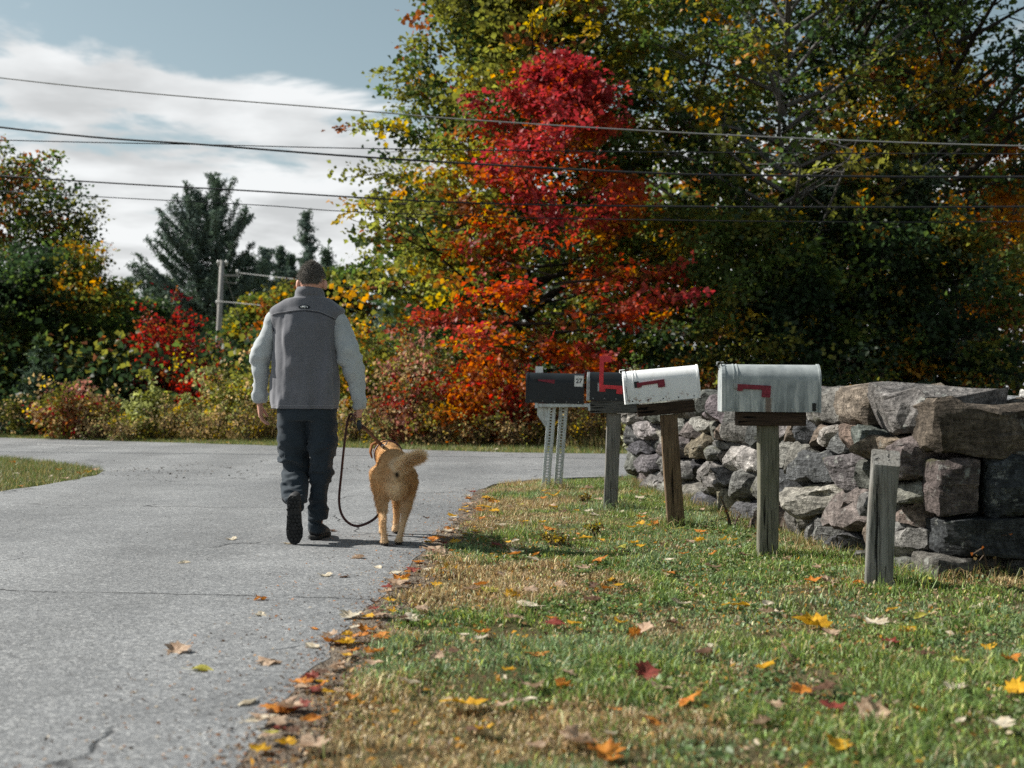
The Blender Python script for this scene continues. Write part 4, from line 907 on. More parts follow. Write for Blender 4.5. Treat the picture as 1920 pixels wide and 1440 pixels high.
c = k.mix(k.ramp(st, [(.52, 0.), (.75, .35)]), (.80, .81, .805), (.52, .50, .46))
rust = k.math('MULTIPLY', k.ramp(k.noise(v, 16, 5, .7), [(.56, 0.), (.62, 1.)]), k.ramp(z, [(0.01, 1.0), (.075, 0.0)]))
c = k.mix(rust, c, (.20, .085, .045)); c = k.mix(k.ramp(n, [(.66, 0.), (.72, .5)]), c, (.60, .58, .55))
M_WHITE = k.out(c, .45, k.bump(n, .08, .002), .4)
k = NT('weathered_aluminium'); v = k.coord('Object'); n = k.noise(v, 9, 5, .65); st = k.noise(k.coord('Object', (1, 1, .10)), 34, 5, .6, .3)
z = k.n('ShaderNodeSeparateXYZ', {'Vector': v}).outputs[2]
c = k.ramp(n, [(.3, (.20, .225, .23)), (.55, (.33, .36, .36)), (.75, (.44, .47, .465))])
drip = k.math('MULTIPLY', k.ramp(st, [(.50, 0.), (.60, 1.)]), k.ramp(z, [(.02, .9), (.15, .5), (.2, 0.0)]))
c = k.mix(drip, c, (.54, .56, .545)); dk = k.math('MULTIPLY', k.ramp(k.noise(k.coord('Object', (1, 1, .12), (3, 1, 0)), 26, 4), [(.52, 0.), (.62, .85)]), k.ramp(z, [(.03, 1.), (.17, 0.)]))
c = k.mix(dk, c, (.16, .18, .185))
xs_ = k.n('ShaderNodeSeparateXYZ', {'Vector': v}).outputs[0]
rs_ = k.math('MULTIPLY', k.ramp(k.math('ABSOLUTE', k.math('SUBTRACT', xs_, .262)), [(.012, .9), (.024, 0.)]), k.ramp(z, [(.075, 1.), (.085, 0.)]))
c = k.mix(rs_, c, (.13, .085, .06))
M_ALU = k.out(c, .55, k.bump(n, .15, .004), .4, .0)

def box_profile(w, h, n=14):
    r = w / 2; pts = [(-r, 0), (-r, h - r)]
    for i in range(1, n): a = math.pi - math.pi * i / n; pts.append((r * math.cos(a), h - r + r * math.sin(a)))
    return pts + [(r, h - r), (r, 0)]
def mailbox(parent, x0, x1, z0, w, h, mat, tilt=0.0, door_mat=None, rim=True, ridge=True):
    """long axis along local x, door at the low-x end; returns the box part"""
    L = x1 - x0; o = (x0, 0, z0); pr = box_profile(w, h)
    body = MB().prism(pr, (.02, 0, 0), (0, 1, 0), (0, 0, 1), (1, 0, 0), L - .02)
    for xx, g, wd in ([(.02 + .045, .004, .006), (.02 + .065, .004, .006), (L - .012, .006, .012)] if ridge else [(L - .012, .005, .012)]):
        body.prism([(p[0] * (1 + 2 * g / w), p[1] * (1 + g / h) - (.001 if i in (0, len(pr) - 1) else 0)) for i, p in enumerate(pr)], (xx, 0, -.001), (0, 1, 0), (0, 0, 1), (1, 0, 0), wd)
    b = body.build('box', mat, parent); smooth(b.data)
    try: b.data.set_sharp_from_angle(angle=R(40))
    except Exception: pass
    b.location = o; b.rotation_euler = (0, -tilt, 0)
    d = MB().prism([(p[0] * 1.035, p[1] * 1.02) for p in pr], (-.004, 0, -.002), (0, 1, 0), (0, 0, 1), (1, 0, 0), .026).build('door', door_mat or mat, b, bevel=.004)
    h_ = MB(); h_.tube([(-.004, 0, h * .93), (-.022, 0, h * .98), (-.02, 0, h + .012), (.015, 0, h + .012)], [(.018, .003)] * 4, 8, ref=(0, 1, 0)).build('door_latch', mat, b)
    for i in range(5):
        xx = .05 + (L - .1) * i / 4
        q = MB().ball((xx, -w / 2 - .001, .018), (.005, .003, .005), 8, 5).build('rivet', M_BOLT_L if mat is M_ALU or mat is M_BLK else M_BOLT, b)
    return b
def flag(parent, x, y, z, L, mat, up=False, th=.004, arm=.016, tab=.045, ang=0.0, name='flag'):
    """bracket and arm with a tab at its end; lies along +x or stands up; x, y, z is the pivot on the box side"""
    poly = [(0, -arm / 2), (L - .05, -arm / 2), (L - .05, -tab + arm / 2), (L, -tab + arm / 2), (L, arm / 2), (0, arm / 2)]
    poly2 = [(0, -arm), (.03, -arm), (.034, -arm / 2)] + poly[1:]
    m = MB().prism(poly2, (0, 0, 0), (1, 0, 0), (0, 0, 1), (0, -1, 0), th); o = m.build(name, mat, parent, bevel=.0012)
    o.location = (x, y, z); o.rotation_euler = (0, -R(90) if up else -ang, 0); return o
def post(parent, pts, w, d, mat, name='post', top_slope=0.0, ref=(0, 1, 0)):
    """squared timber through pts, with slightly worn arrises"""
    m = MB(); P = resample(pts, 9)
    m.tube(P, [(d / 2, w / 2)] * 9, 24, ref=ref, power=9.0)
    me = m.mesh(name); co = get_co(me)
    co += (np.stack([vnoise(co * np.array([20, 20, 3]) + 9, s_) for s_ in (1, 2, 3)], 1) - .5) * np.array([.006, .006, .0])
    top = co[:, 2] > P[-1][2] - .012
    if top_slope: co[top, 2] += top_slope * (co[top, 1] - P[-1][1]) / d
    set_co(me, co); smooth(me)
    try: me.set_sharp_from_angle(angle=R(30))
    except Exception: pass
    return link(name, me, mat, parent)
def number(txt, parent, loc, size, mat, rot=(R(90), 0, 0)):
    cu = bpy.data.curves.new('digits', 'FONT'); cu.body = txt; cu.size = size; cu.align_x = 'CENTER'; cu.align_y = 'CENTER'; cu.extrude = .0006; cu.offset = .0012
    o = bpy.data.objects.new('tmp', cu); COL.objects.link(o); dg = bpy.context.evaluated_depsgraph_get()
    me = bpy.data.meshes.new_from_object(o.evaluated_get(dg)); bpy.data.objects.remove(o)
    q = link('digits', me, mat, parent); q.location = loc; q.rotation_euler = rot; return q

# leftmost: black box on two perforated steel posts
x, d = G(1033, 915); M1 = empty('mailbox', (x, d, gz(x, d)), R(-4), 'leftmost black mailbox on twin perforated steel posts, numbered 27', 'mailbox', 'mailboxes along the verge')
b = mailbox(M1, -.245, .325, .855, .21, .30, M_BLK, R(-1.5), ridge=False)
MB().box((.10 + .03, 0, .828), (.52, .19, .035)).build('mounting_board', M_GALV, M1, bevel=.004)
MB().box((-.14, -.09, .83), (.03, .02, .06)).build('bracket', M_GALV, M1, bevel=.003); MB().box((.385, -.09, .81), (.03, .02, .07)).build('bracket', M_GALV, M1, bevel=.003)
MB().prism([(-.135, .81), (-.04, .805), (-.02, .60), (-.06, .62), (-.135, .73)], (0, -.03, 0), (1, 0, 0), (0, 0, 1), (0, 1, 0), .006).build('gusset', M_GALV, M1)
for (xb, xt, yy) in ((-.055, .01, -.03), (.062, .125, .05)):
    m = MB(); P = lambda t, o_, y_=0.0: np.array([xb + (xt - xb) * t + o_, yy + y_, -.05 + .87 * t])
    for o_ in (-.024, .024): m.tube([P(0, o_), P(1, o_)], [(.0025, .014)] * 2, 4, ref=(0, 1, 0), power=9)
    for i in range(30): m.box(P((i + .5) / 30, 0), (.024, .005, .013))
    for o_ in (-.040, .040): m.tube([P(0, o_, .016), P(1, o_, .016)], [(.018, .0025)] * 2, 4, ref=(0, 1, 0), power=9)
    m.build('post', M_GALV, M1)
fl = MB().prism([(0, .006), (.165, .02), (.165, -.02), (0, -.006)], (0, 0, 0), (1, 0, 0), (0, 0, 1), (0, -1, 0), .004).build('flag', M_RED_DULL, b); fl.location = (.115, -.107, .225); fl.rotation_euler = (0, R(4), 0)
MB().box((.09, -.108, .225), (.035, .008, .03)).build('flag_hinge', M_BLK, b, bevel=.003)
MB().box((.52, -.1075, .225), (.088, .004, .108)).build('number_label', M_PAPER, b)
number('27', b, (.52, -.1105, .225), .062, M_INK)
MB().box((.12, 0, .325), (.075, .006, .075)).build('tag', M_PAPER, b)

# second: black box with its flag raised
x, d = G(1148, 953); M2 = empty('mailbox', (x, d, gz(x, d)), R(-5), 'black mailbox with its red flag raised, left of the white mailbox', 'mailbox', 'mailboxes along the verge')
b = mailbox(M2, -.205, .265, .885, .17, .235, M_BLK, R(-1), ridge=False, door_mat=M_STEEL)
MB().box((.02, 0, .832), (.40, .16, .10)).build('mounting_board', M_WOOD_GREYH, M2, bevel=.004)
post(M2, [(-.02, 0, -.1), (0, 0, .4), (.015, 0, .78)], .115, .10, M_WOOD_GREY)
flag(b, .115, -.0885, .075, .29, M_RED, True, .005, .034, .095)
flag(b, .105, -.0945, .118, .185, M_RED, False, .004, .03, .065, -.06)
MB().box((.10, -.088, .11), (.03, .006, .07)).build('flag_hinge', M_STEEL, b, bevel=.002)

# third: white box tipped up at its rear
x, d = G(1265, 982); M3 = empty('mailbox', (x, d, gz(x, d)), R(-3), 'rust spotted white mailbox tipped upward on a brown wooden post', 'mailbox', 'mailboxes along the verge')
b = mailbox(M3, -.355, .185, .885, .175, .238, M_WHITE, R(5.2))
post(M3, [(.015, 0, -.1), (-.02, 0, .4), (-.045, 0, .81)], .125, .115, M_WOOD_BROWN)
o = MB().box((0, 0, 0), (.41, .15, .085)).build('mounting_board', M_WOOD_DARK, M3, bevel=.004); o.location = (-.065, 0, .857); o.rotation_euler = (0, -R(5.2), 0)
flag(b, .09, -.0925, .135, .20, M_RED_DULL, False, .004, .024, .055, .05)
MB().box((.088, -.091, .135), (.035, .006, .045)).build('flag_hinge', M_BLK, b, bevel=.003)
MB().tube([(.018, -.088, .0), (.012, -.094, .12), (.016, -.05, .23), (.02, 0, .245)], [.0016] * 4, 5).build('wire_tie', M_BOLT, b)

# fourth: weathered bare metal
x, d = G(1440, 1044); M4 = empty('mailbox', (x, d, gz(x, d)), R(-3), 'weathered bare metal mailbox with streaked side on a mossy wooden post, rightmost', 'mailbox', 'mailboxes along the verge')
b = mailbox(M4, -.275, .285, .855, .20, .272, M_ALU, R(-.5))
post(M4, [(-.01, 0, -.1), (0, 0, .4), (-.002, 0, .78)], .115, .11, M_WOOD_MOSS)
MB().box((.012, 0, .812), (.385, .17, .08)).build('mounting_board', M_WOOD_DARK, M4, bevel=.005)
flag(b, .085, -.1045, .145, .19, M_RED_DULL, False, .005, .026, .068, -.045)
MB().box((.085, -.104, .147), (.042, .010, .036)).build('flag_hinge', M_STEEL, b, bevel=.003)
MB().tube([(-.012, -.03, .24), (-.03, -.035, .277), (-.005, -.04, .285), (.005, -.06, .25), (.0, -.075, .19)], [.003] * 5, 6).build('wire_tie', M_BOLT, b)
MB().box((.52, -.1035, .03), (.022, .006, .045)).build('strap', M_BOLT, b, bevel=.002)

# bare post at the near end of the wall
x, d = G(1649, 1100); BP = empty('wooden_post', (x, d, gz(x, d)), R(-14), 'bare leaning grey wooden post with a slanted top beside the near end of the wall', 'post')
post(BP, [(-.012, 0, -.12), (.005, 0, .3), (.03, 0, .625)], .132, .125, M_WOOD_GREY, 'timber', .07)
# ---------------------------------------------------------------- pole, wires, culvert, sign
M_POLE = m_plain('grey_pole_wood', (0.30, 0.29, 0.275), .85, .1, nz=.25, scale=8); M_WIRE_D = m_plain('dark_cable', (0.012, 0.013, 0.015), .5); M_WIRE_L = m_plain('bare_cable', (0.28, 0.28, 0.27), .4, .5, .5); M_CER = m_plain('insulator', (0.55, 0.55, 0.53), .3)
d = 72.0; p = AT(404, 700, d); UP = empty('utility_pole', (p[0], d, 0), 0, 'grey wooden utility pole right of the red shrub', 'utility pole')
topz = AT(415, 488, d)[2]; tx = AT(416, 488, d)[0] - p[0]
MB().tube([(-.12, 0, -.3), (tx * .5, 0, topz * .5), (tx, 0, topz)], [.17, .15, .13], 10, dome=False).build('pole', M_POLE, UP, True)
MB().box((tx + .42, 0, topz - .85), (1.0, .08, .10)).build('crossarm', M_POLE, UP)
MB().box((tx + .42, 0, topz - 1.25), (.9, .04, .04), Matrix.Rotation(R(8), 3, 'Y')).build('brace', M_POLE, UP)
for xx, zz in ((tx + .25, topz - .2), (tx - .2, topz - .2), (tx + .88, topz - .72), (tx - .25, topz - 2.45)):
    m = MB(); m.tube([(xx, 0, zz), (xx, 0, zz + .1), (xx, 0, zz + .2)], [.07, .10, .06], 8); m.tube([(xx, 0, zz - .14), (xx, 0, zz + .02)], [.03, .03], 6); m.build('insulator', M_CER, UP, True)
def cable(name, label, pts, rad, mat, group=None, n=60):
    m = MB(); P = resample(pts, n); m.tube(P, np.full(n, rad), 5, ref=(0, .3, 1)); o0 = P[0].copy(); m.v = [tuple(np.array(q) - o0) for q in m.v]
    o = m.build(name, mat, None, True); o.location = tuple(o0); return tag(o, label, 'wire', group)
base = np.array([p[0], d, 0])
cable('power_line', 'pale service wire running right from the crossarm of the utility pole', [base + [tx + .9, 0, topz - .70], AT(560, 524, 62), AT(665, 531, 55), AT(800, 528, 46), AT(900, 515, 40)], .022, M_WIRE_L)
cable('power_line', 'lower pale wire running right from the utility pole behind the man', [base + [tx - .25, 0, topz - 2.3], AT(505, 574, 64), AT(640, 590, 55), AT(800, 600, 46), AT(900, 600, 40)], .024, M_WIRE_L)
cable('guy_wire', 'thin guy wire slanting down from the utility pole', [base + [tx, 0, topz - .4], AT(440, 570, 73), AT(470, 690, 74)], .014, M_WIRE_L, n=12)
def wire_pts(L):
    out = []
    for px, py in L: out.append(AT(px, py, 18.6 - (px - 960) / 960 * 2.2))
    return out
cable('overhead_wire', 'topmost overhead wire crossing the whole view', wire_pts([(-900, 20), (0, 145), (680, 207), (960, 229), (1400, 254), (1920, 273), (2800, 285)]), .010, M_WIRE_L)
cable('overhead_wire', 'thickest dark overhead wire, sagging second from top', wire_pts([(-900, 120), (0, 238), (400, 272), (730, 297), (1200, 323), (1500, 329), (1920, 331), (2800, 320)]), .0155, M_WIRE_D)
cable('overhead_wire', 'thin overhead wire crossing the thickest wire', wire_pts([(-900, 236), (0, 262), (400, 271), (700, 278), (1200, 284), (1920, 288), (2800, 285)]), .008, M_WIRE_D)
cable('overhead_wire', 'dark overhead wire passing in front of the big pine top', wire_pts([(-900, 260), (0, 329), (480, 358), (830, 378), (1200, 386), (1920, 387), (2800, 370)]), .012, M_WIRE_D)
cable('overhead_wire', 'lowest thin overhead wire behind the pine top', wire_pts([(-900, 300), (0, 358), (480, 384), (650, 396), (1000, 408), (1500, 415), (1920, 415), (2800, 400)]), .007, M_WIRE_D)

x, dd = (266 - 960) / F_PX * 25.6, 25.6
CP = empty('culvert_pipe', (x, dd, .42), R(24), 'dark open end of a culvert pipe in the weeds on the left', 'culvert')
m = MB(); n = 20; rr = []; L = .9
for i in range(19): rr.append((i * .05, .145 + .008 * (i % 2)))
for sgn, r0 in ((1, 0.0), (-1, -.022)):
    V = [((r + r0) * math.cos(2 * math.pi * j / n), q, (r + r0) * math.sin(2 * math.pi * j / n)) for q, r in rr for j in range(n)]
    m.add(V, [(i * n + j, i * n + (j + 1) % n, (i + 1) * n + (j + 1) % n, (i + 1) * n + j) for i in range(18) for j in range(n)])
m.build('pipe', m_plain('grey_corrugated_pipe', (.11, .11, .105), .7), CP, True)
MB().tube([(0, 0, 0), (0, .02, 0)], [.157, .157], 20).build  # collar profile kept simple
m = MB(); V = []
for (r, q) in ((.122, -.012), (.158, -.012), (.158, .03), (.122, .03)): V += [(r * math.cos(2 * math.pi * j / n), q, r * math.sin(2 * math.pi * j / n)) for j in range(n)]
m.add(V, [(i * n + j, i * n + (j + 1) % n, ((i + 1) % 4) * n + (j + 1) % n, ((i + 1) % 4) * n + j) for i in range(4) for j in range(n)])
m.build('rim', m_plain('pipe_rim', (.05, .05, .05), .7), CP)
MB().tube([(0, .86, 0), (0, .9, 0)], [.13, .13], 16).build('back_soil', M_SOIL, CP)

p = AT(423, 652, 44); SG = empty('marker_sign', (p[0], 44, 0), 0, 'small white marker board on a dark post beside the utility pole', 'sign')
MB().box((0, 0, p[2]), (.17, .03, .40)).build('board', M_PAPER, SG, bevel=.008); MB().box((.0, .04, (p[2] + .1) / 2), (.09, .045, p[2] + .1)).build('post', M_WOOD_DARK, SG)
MB().box((-.01, -.018, p[2] + .02), (.05, .004, .2)).build('stripe', M_STEEL, SG)
# ---------------------------------------------------------------- the walking man
D_M = 8.05; PXM = F_PX / D_M
PER = empty('person', ((576 - 960) / PXM, D_M, .014), 0, 'man walking away in grey fleece vest and dark cargo trousers, holding a leash', 'person')
def lx(px): return (px - 576) / PXM
def lz(py): return CAM_H + (HORIZ - py) / PXM - .014
def fabric(name, c, nz=.06, scale=220, big=7, bump=.14, rough=.95, sheen=.3):
    k = NT(name); v = k.coord('Object'); n = k.noise(v, scale, 4, .7); b_ = k.noise(v, big, 4, .6)
    lo = tuple(q * (1 - nz) for q in c); hi = tuple(q * (1 + nz) for q in c)
    col = k.mix(1.0, k.ramp(n, [(.3, lo), (.7, hi)]), k.ramp(b_, [(.3, .86), (.7, 1.12)]), 'MULTIPLY')
    b1 = k.bump(b_, .25, .02); return k.out(col, rough, k.bump(n, bump, .003, b1), .12, Sheen_Weight=sheen)
M_VEST = fabric('grey_fleece', (.135, .138, .154)); M_SLEEVE = fabric('pale_grey_cotton', (.40, .43, .44), .06, 400, 9, .12); M_TROU = fabric('dark_trouser_cloth', (.026, .036, .046), .1, 500, 12, .15, .8, .1)
M_TRIM = fabric('navy_trim', (.018, .022, .032)); M_SKIN = m_plain('skin', (.56, .30, .22), .5, .35, nz=.12, scale=40); M_SOLE = m_plain('rubber_sole', (.022, .023, .023), .75, .3, nz=.35); M_BOOT = m_plain('boot_leather', (.035, .036, .038), .6, .3, nz=.3)
M_STITCH = m_plain('seam_stitching', (.26, .26, .275), .9)
M_HAIR = m_leaf('hair', .1, .6, .05); M_EYE = m_plain('dark_eye', (.02, .015, .012), .2)

def hand(mb, wrist, dv, nv, curl, spread=.10, sc=1.0, side=1.0, thumb_in=.5):
    d_ = Vector(dv).normalized(); n_ = Vector(nv); n_ = (n_ - d_ * n_.dot(d_)).normalized(); s_ = d_.cross(n_).normalized() * side; w = Vector(wrist)
    L = .092 * sc
    mb.tube([w - d_ * .02, w + d_ * L * .3, w + d_ * L * .7, w + d_ * L], [(.028 * sc, .021 * sc), (.036 * sc, .018 * sc), (.041 * sc, .016 * sc), (.040 * sc, .012 * sc)], 12, ref=tuple(s_))
    for i, (off, ln) in enumerate(((.030, .074), (.010, .083), (-.011, .077), (-.030, .060))):
        p = w + d_ * (L - .008) + s_ * off * sc; a = 0.0; pts = [p]; dirv = (d_ + s_ * off * spread * 8).normalized()
        for j, fr in enumerate((.45, .32, .23)):
            a += curl[j]; q = (dirv * math.cos(a) + n_ * math.sin(a)); p = p + q * ln * fr * sc; pts.append(p)
        mb.tube([tuple(q) for q in pts], np.array([.0095, .0088, .008, .007]) * sc, 8, ref=tuple(s_), dome=True)
    p = w + d_ * L * .28 + s_ * .028 * sc; d1 = (d_ * .55 + s_ * .75 + n_ * .25).normalized(); p1 = p + d1 * .036 * sc
    d2 = (d_ * .85 + s_ * (.35 - thumb_in) + n_ * .45).normalized(); p2 = p1 + d2 * .032 * sc; d3 = (d_ * .8 + s_ * (.1 - thumb_in) + n_ * .5).normalized(); p3 = p2 + d3 * .026 * sc
    mb.tube([tuple(q) for q in (p, p1, p2, p3)], np.array([.014, .012, .0105, .0085]) * sc, 8, ref=tuple(n_), dome=True)

HX = lx(584)
SH_L, EL_L, WR_L = (lx(522), 0, 1.37), (lx(489), .03, lz(662)), (lx(481), .10, lz(755))
SH_R, EL_R, WR_R = (lx(631), 0, 1.36), (lx(655), -.01, lz(668)), (lx(673), .03, lz(768))
HIP_L, KN_L, AN_L = (-.085, 0, .90), (lx(546), .12, lz(882)), (lx(558), -.07, .25)
HIP_R, KN_R, AN_R = (.085, 0, .90), (lx(602), .07, lz(880)), (lx(589), .12, lz(988))
b = MB()
b.ball((HX, .01, 1.632), (.073, .093, .112), 20, 14); b.ball((HX, .045, 1.575), (.052, .06, .06), 14, 10)          # skull, jaw
b.tube([(lx(580), -.005, 1.40), (lx(582), 0, 1.5), (HX, .005, 1.59)], [.075, .062, .058], 14)
for s_ in (-1, 1):
    b.ball((HX + s_ * .086, -.002, lz(534)), (.013, .022, .034), 10, 8, Matrix.Rotation(s_ * R(-18), 3, 'Z'))
b.ball((HX, .11, 1.615), (.014, .018, .022), 8, 6); b.ball((HX, .098, 1.575), (.024, .012, .007), 8, 6); b.ball((HX, .095, 1.66), (.05, .014, .01), 10, 6)
for (z, cx, rx, ry) in ((1.0, 0, .17, .11),): pass
b.tube([(0, 0, .86), (0, 0, 1.0), (0, 0, 1.2), (0, 0, 1.38), (.003, 0, 1.46)], [(.12, .18), (.115, .175), (.115, .18), (.105, .19), (.07, .12)], 16, ref=(0, 1, 0))
for (a, e, w) in ((SH_L, EL_L, WR_L), (SH_R, EL_R, WR_R)): b.tube([a, e, w], [.045, .042, .027], 10)
for (a, e, w) in ((HIP_L, KN_L, AN_L), (HIP_R, KN_R, AN_R)): b.tube([a, e, w], [.07, .05, .036], 10)
hand(b, WR_L, (.05, .12, -1), (1, .1, 0), (.35, .45, .35), .06, 1.0, -1.0, .35)
hand(b, (WR_R[0], WR_R[1], WR_R[2] + .025), (-.05, .05, -1), (-1, .35, .1), (1.35, 1.5, .9), .0, .84, 1.0, .6)
body = link('body', remesh(b, .0050, 3, .5, 'body'), M_SKIN, PER)
for s_ in (-1, 1): MB().ball((HX + s_ * .031, .094, 1.642), (.011, .006, .006), 10, 6).build('eye', M_EYE, body, True)

def loft_z(rings, n=72, power=2.3, sub=8):
    """rings (z, cx, cy, rx, ry) -> open sleeve-like surface"""
    Rg = resample(np.array(rings), (len(rings) - 1) * sub + 1); a = np.arange(n) * 2 * np.pi / n
    ca, sa = np.cos(a), np.sin(a); ca = np.sign(ca) * np.abs(ca) ** (2 / power); sa = np.sign(sa) * np.abs(sa) ** (2 / power)
    V = np.concatenate([np.stack([r[1] + r[3] * ca, r[2] + r[4] * sa, np.full(n, r[0])], 1) for r in Rg]); m = len(Rg)
    F_ = np.array([(i * n + j, i * n + (j + 1) % n, (i + 1) * n + (j + 1) % n, (i + 1) * n + j) for i in range(m - 1) for j in range(n)])
    return V, F_
def shell(name, V, F_, mat, parent, th=.006, wr=None):
    me = fast_mesh(name, V, F_, smooth=True)
    if wr is not None:
        co, no = get_co(me), get_no(me); set_co(me, co + no * wr(co)[:, None])
    o = link(name, me, mat, parent); s = o.modifiers.new('thickness', 'SOLIDIFY'); s.thickness = th; s.offset = -1; return o
def ridged(P, sc, seed): return 1 - 2 * np.abs(fbm(P * np.array(sc), 3, seed) - .5)
def vest_wr(co):
    h = np.clip((co[:, 2] - .85) / .6, 0, 1)
    w = .085 * (fbm(co * np.array([13, 6, 2.0]), 3, 3) - .5) * np.clip(1.3 - h, .2, 1) * 2 + .022 * (ridged(co, (9, 5, 5), 8) - .75)
    return np.maximum(w * np.clip((1.5 - co[:, 2]) / .15, .15, 1), -.006)
V, F_ = loft_z([(lz(766), lx(573.5), 0, .207, .140), (.90, lx(575), 0, .212, .143), (1.0, lx(575), 0, .214, .143), (1.12, lx(574), -.005, .207, .140), (1.25, lx(573), -.008, .200, .136),
                (1.36, lx(574), -.008, .206, .130), (1.41, lx(576), -.006, .224, .120), (1.447, lx(577), -.004, .236, .110), (1.470, lx(577), -.004, .222, .100), (1.497, lx(577.5), -.004, .182, .092), (1.525, lx(579), -.004, .138, .084), (lz(557), lx(580.5), -.002, .099, .080), (1.566, lx(581), -.001, .091, .079)], 84)
vest = shell('vest', V, F_, M_VEST, PER, .007, vest_wr)
V, F_ = loft_z([(1.545, lx(580.5), -.002, .094, .081), (1.565, lx(580.5), -.003, .091, .083), (1.582, lx(580), -.002, .083, .082), (1.598, lx(580), .002, .075, .079)], 48, 2.1, 4)
shell('collar', V, F_, M_VEST, vest, .008, lambda co: .006 * (fbm(co * 22, 2, 4) - .5))
def on_vest(xs, zs, off=.004):
    """points laid on the back of the vest"""
    co = get_co(vest.data); no = get_no(vest.data); bk = co[:, 1] < .02; co, no = co[bk], no[bk]; out = []
    for x_, z_ in zip(xs, zs):
        dd = (co[:, 0] - x_) ** 2 + (co[:, 2] - z_) ** 2; i = np.argsort(dd)[:4]; w = 1 / (dd[i] + 1e-6); w /= w.sum()
        out.append((x_, float((co[i, 1] * w).sum()) - off, z_))
    return np.array(out)
xs = np.linspace(lx(511), lx(635), 26); t = (xs - xs[0]) / (xs[-1] - xs[0])
zs = np.interp(t, [0, .1, .5, .75, .95, 1], [lz(594), lz(591), lz(584.5), lz(588), lz(599), lz(602)])
MB().tube(on_vest(xs, zs, .001), np.full(26, .0032), 6).build('yoke_seam', M_TRIM, vest, True)
MB().tube(on_vest(xs, zs + .008, .001), np.full(26, .0022), 6).build('yoke_piping', M_STITCH, vest, True)
co = get_co(vest.data)
ring = lambda z_: resample(np.array([(lx(573.5) + .2095 * math.copysign(abs(math.cos(a)) ** .87, math.cos(a)), .1425 * math.copysign(abs(math.sin(a)) ** .87, math.sin(a)), z_) for a in np.linspace(0, 2 * math.pi, 40)]), 80)
MB().tube(on_vest(np.linspace(lx(513), lx(634), 30), np.full(30, lz(760)), .0008), np.full(30, .0016), 5).build('hem_stitch', M_STITCH, vest, True)
# oval chest logo between the shoulder blades
lp = on_vest([lx(575.6)], [lz(578)], .004)[0]
def oval(cx, cz, rx, rz, y, n=28, dep=.002): return MB().prism([(rx * math.cos(2 * math.pi * i / n), rz * math.sin(2 * math.pi * i / n)) for i in range(n)], (cx, y, cz), (1, 0, 0), (0, 0, 1), (0, 1, 0), dep + .006)
lg = oval(lp[0], lp[2], .036, .0135, lp[1]).build('logo', m_plain('logo_dark', (.008, .012, .018), .6), vest)
M_LOGOW = m_plain('logo_white', (.70, .72, .72), .6)
q = MB(); arc = [(lp[0] - .026 + .0, lp[1] - .0012, lp[2] + .0)]
arc = [(lp[0] + .024 * math.cos(a), lp[1] - .001, lp[2] - .001 + .0085 * math.sin(a)) for a in np.linspace(math.pi * 1.05, math.pi * .12, 14)]
q.tube(arc, np.full(14, .0016), 5); q.tube([(lp[0] - .018, lp[1] - .001, lp[2] - .003), (lp[0] - .006, lp[1] - .001, lp[2] + .003), (lp[0] + .008, lp[1] - .001, lp[2] - .001), (lp[0] + .002, lp[1] - .001, lp[2] - .006)], [.0022, .0042, .0042, .002], 6)
q.tube([(lp[0] + .018, lp[1] - .001, lp[2] + .004), (lp[0] + .02, lp[1] - .001, lp[2] - .005)], [.002, .003], 6); q.build('logo_mark', M_LOGOW, lg)

def limb_shell(name, path, rad, mat, parent, wr, n=36, m=44, th=.004, ref=(0, 1, 0), power=2.1):
    P = resample(path, m); Rr = resample(np.array([(a, b_, 0) for a, b_ in rad]), m)[:, :2]
    q = MB(); q.tube(P, Rr, n, ref=ref, cap=False, power=power); me = q.mesh(name); smooth(me)
    tt = lambda co: np.interp(co[:, 2], [P[-1][2], P[0][2]], [1, 0])
    co, no = get_co(me), get_no(me); set_co(me, co + no * np.maximum(wr(co, tt(co)), -.010)[:, None])
    o = link(name, me, mat, parent); s = o.modifiers.new('thickness', 'SOLIDIFY'); s.thickness = th; s.offset = -1; return o
def sl_wr(seed):
    def f(co, t):
        band = np.exp(-((t - .52) / .16) ** 2) + 1.2 * np.exp(-((t - .93) / .10) ** 2) + .25
        rot = co @ np.array([[1, 0, .5], [0, 1, .35], [0, 0, 1.0]]).T
        return band * (.045 * (ridged(rot, (7, 7, 22), seed) - .72)) + .03 * (fbm(co * 7, 2, seed + 4) - .5)
    return f
limb_shell('sleeve', [(lx(531), 0, 1.440), (lx(517), 0, 1.40), (lx(504), .01, 1.30), EL_L, (lx(485), .06, 1.03), (WR_L[0], WR_L[1], lz(754))],
           [(.040, .030), (.060, .056), (.063, .060), (.064, .064), (.052, .049), (.040, .038)], M_SLEEVE, PER, sl_wr(41))
limb_shell('sleeve', [(lx(623), 0, 1.432), (lx(634), 0, 1.392), (lx(643), .0, 1.29), EL_R, (lx(666), .01, 1.02), (WR_R[0], WR_R[1], lz(767))],
           [(.040, .030), (.060, .056), (.063, .061), (.065, .066), (.053, .051), (.040, .039)], M_SLEEVE, PER, sl_wr(47))
# dark armhole edges of the vest
for pts in ([(507.5, 584), (509, 592), (511, 602), (513.5, 612), (515.5, 622)], [(646.5, 590), (643.5, 598), (640, 607), (636, 615), (632, 624)]):
    P = resample(np.array([(lx(a), lz(c), 0) for a, c in pts]), 12)
    MB().tube(on_vest(P[:, 0], P[:, 1], .003), np.full(12, .0055), 6, ref=(1, 0, 0)).build('armhole_trim', M_TRIM, vest, True)

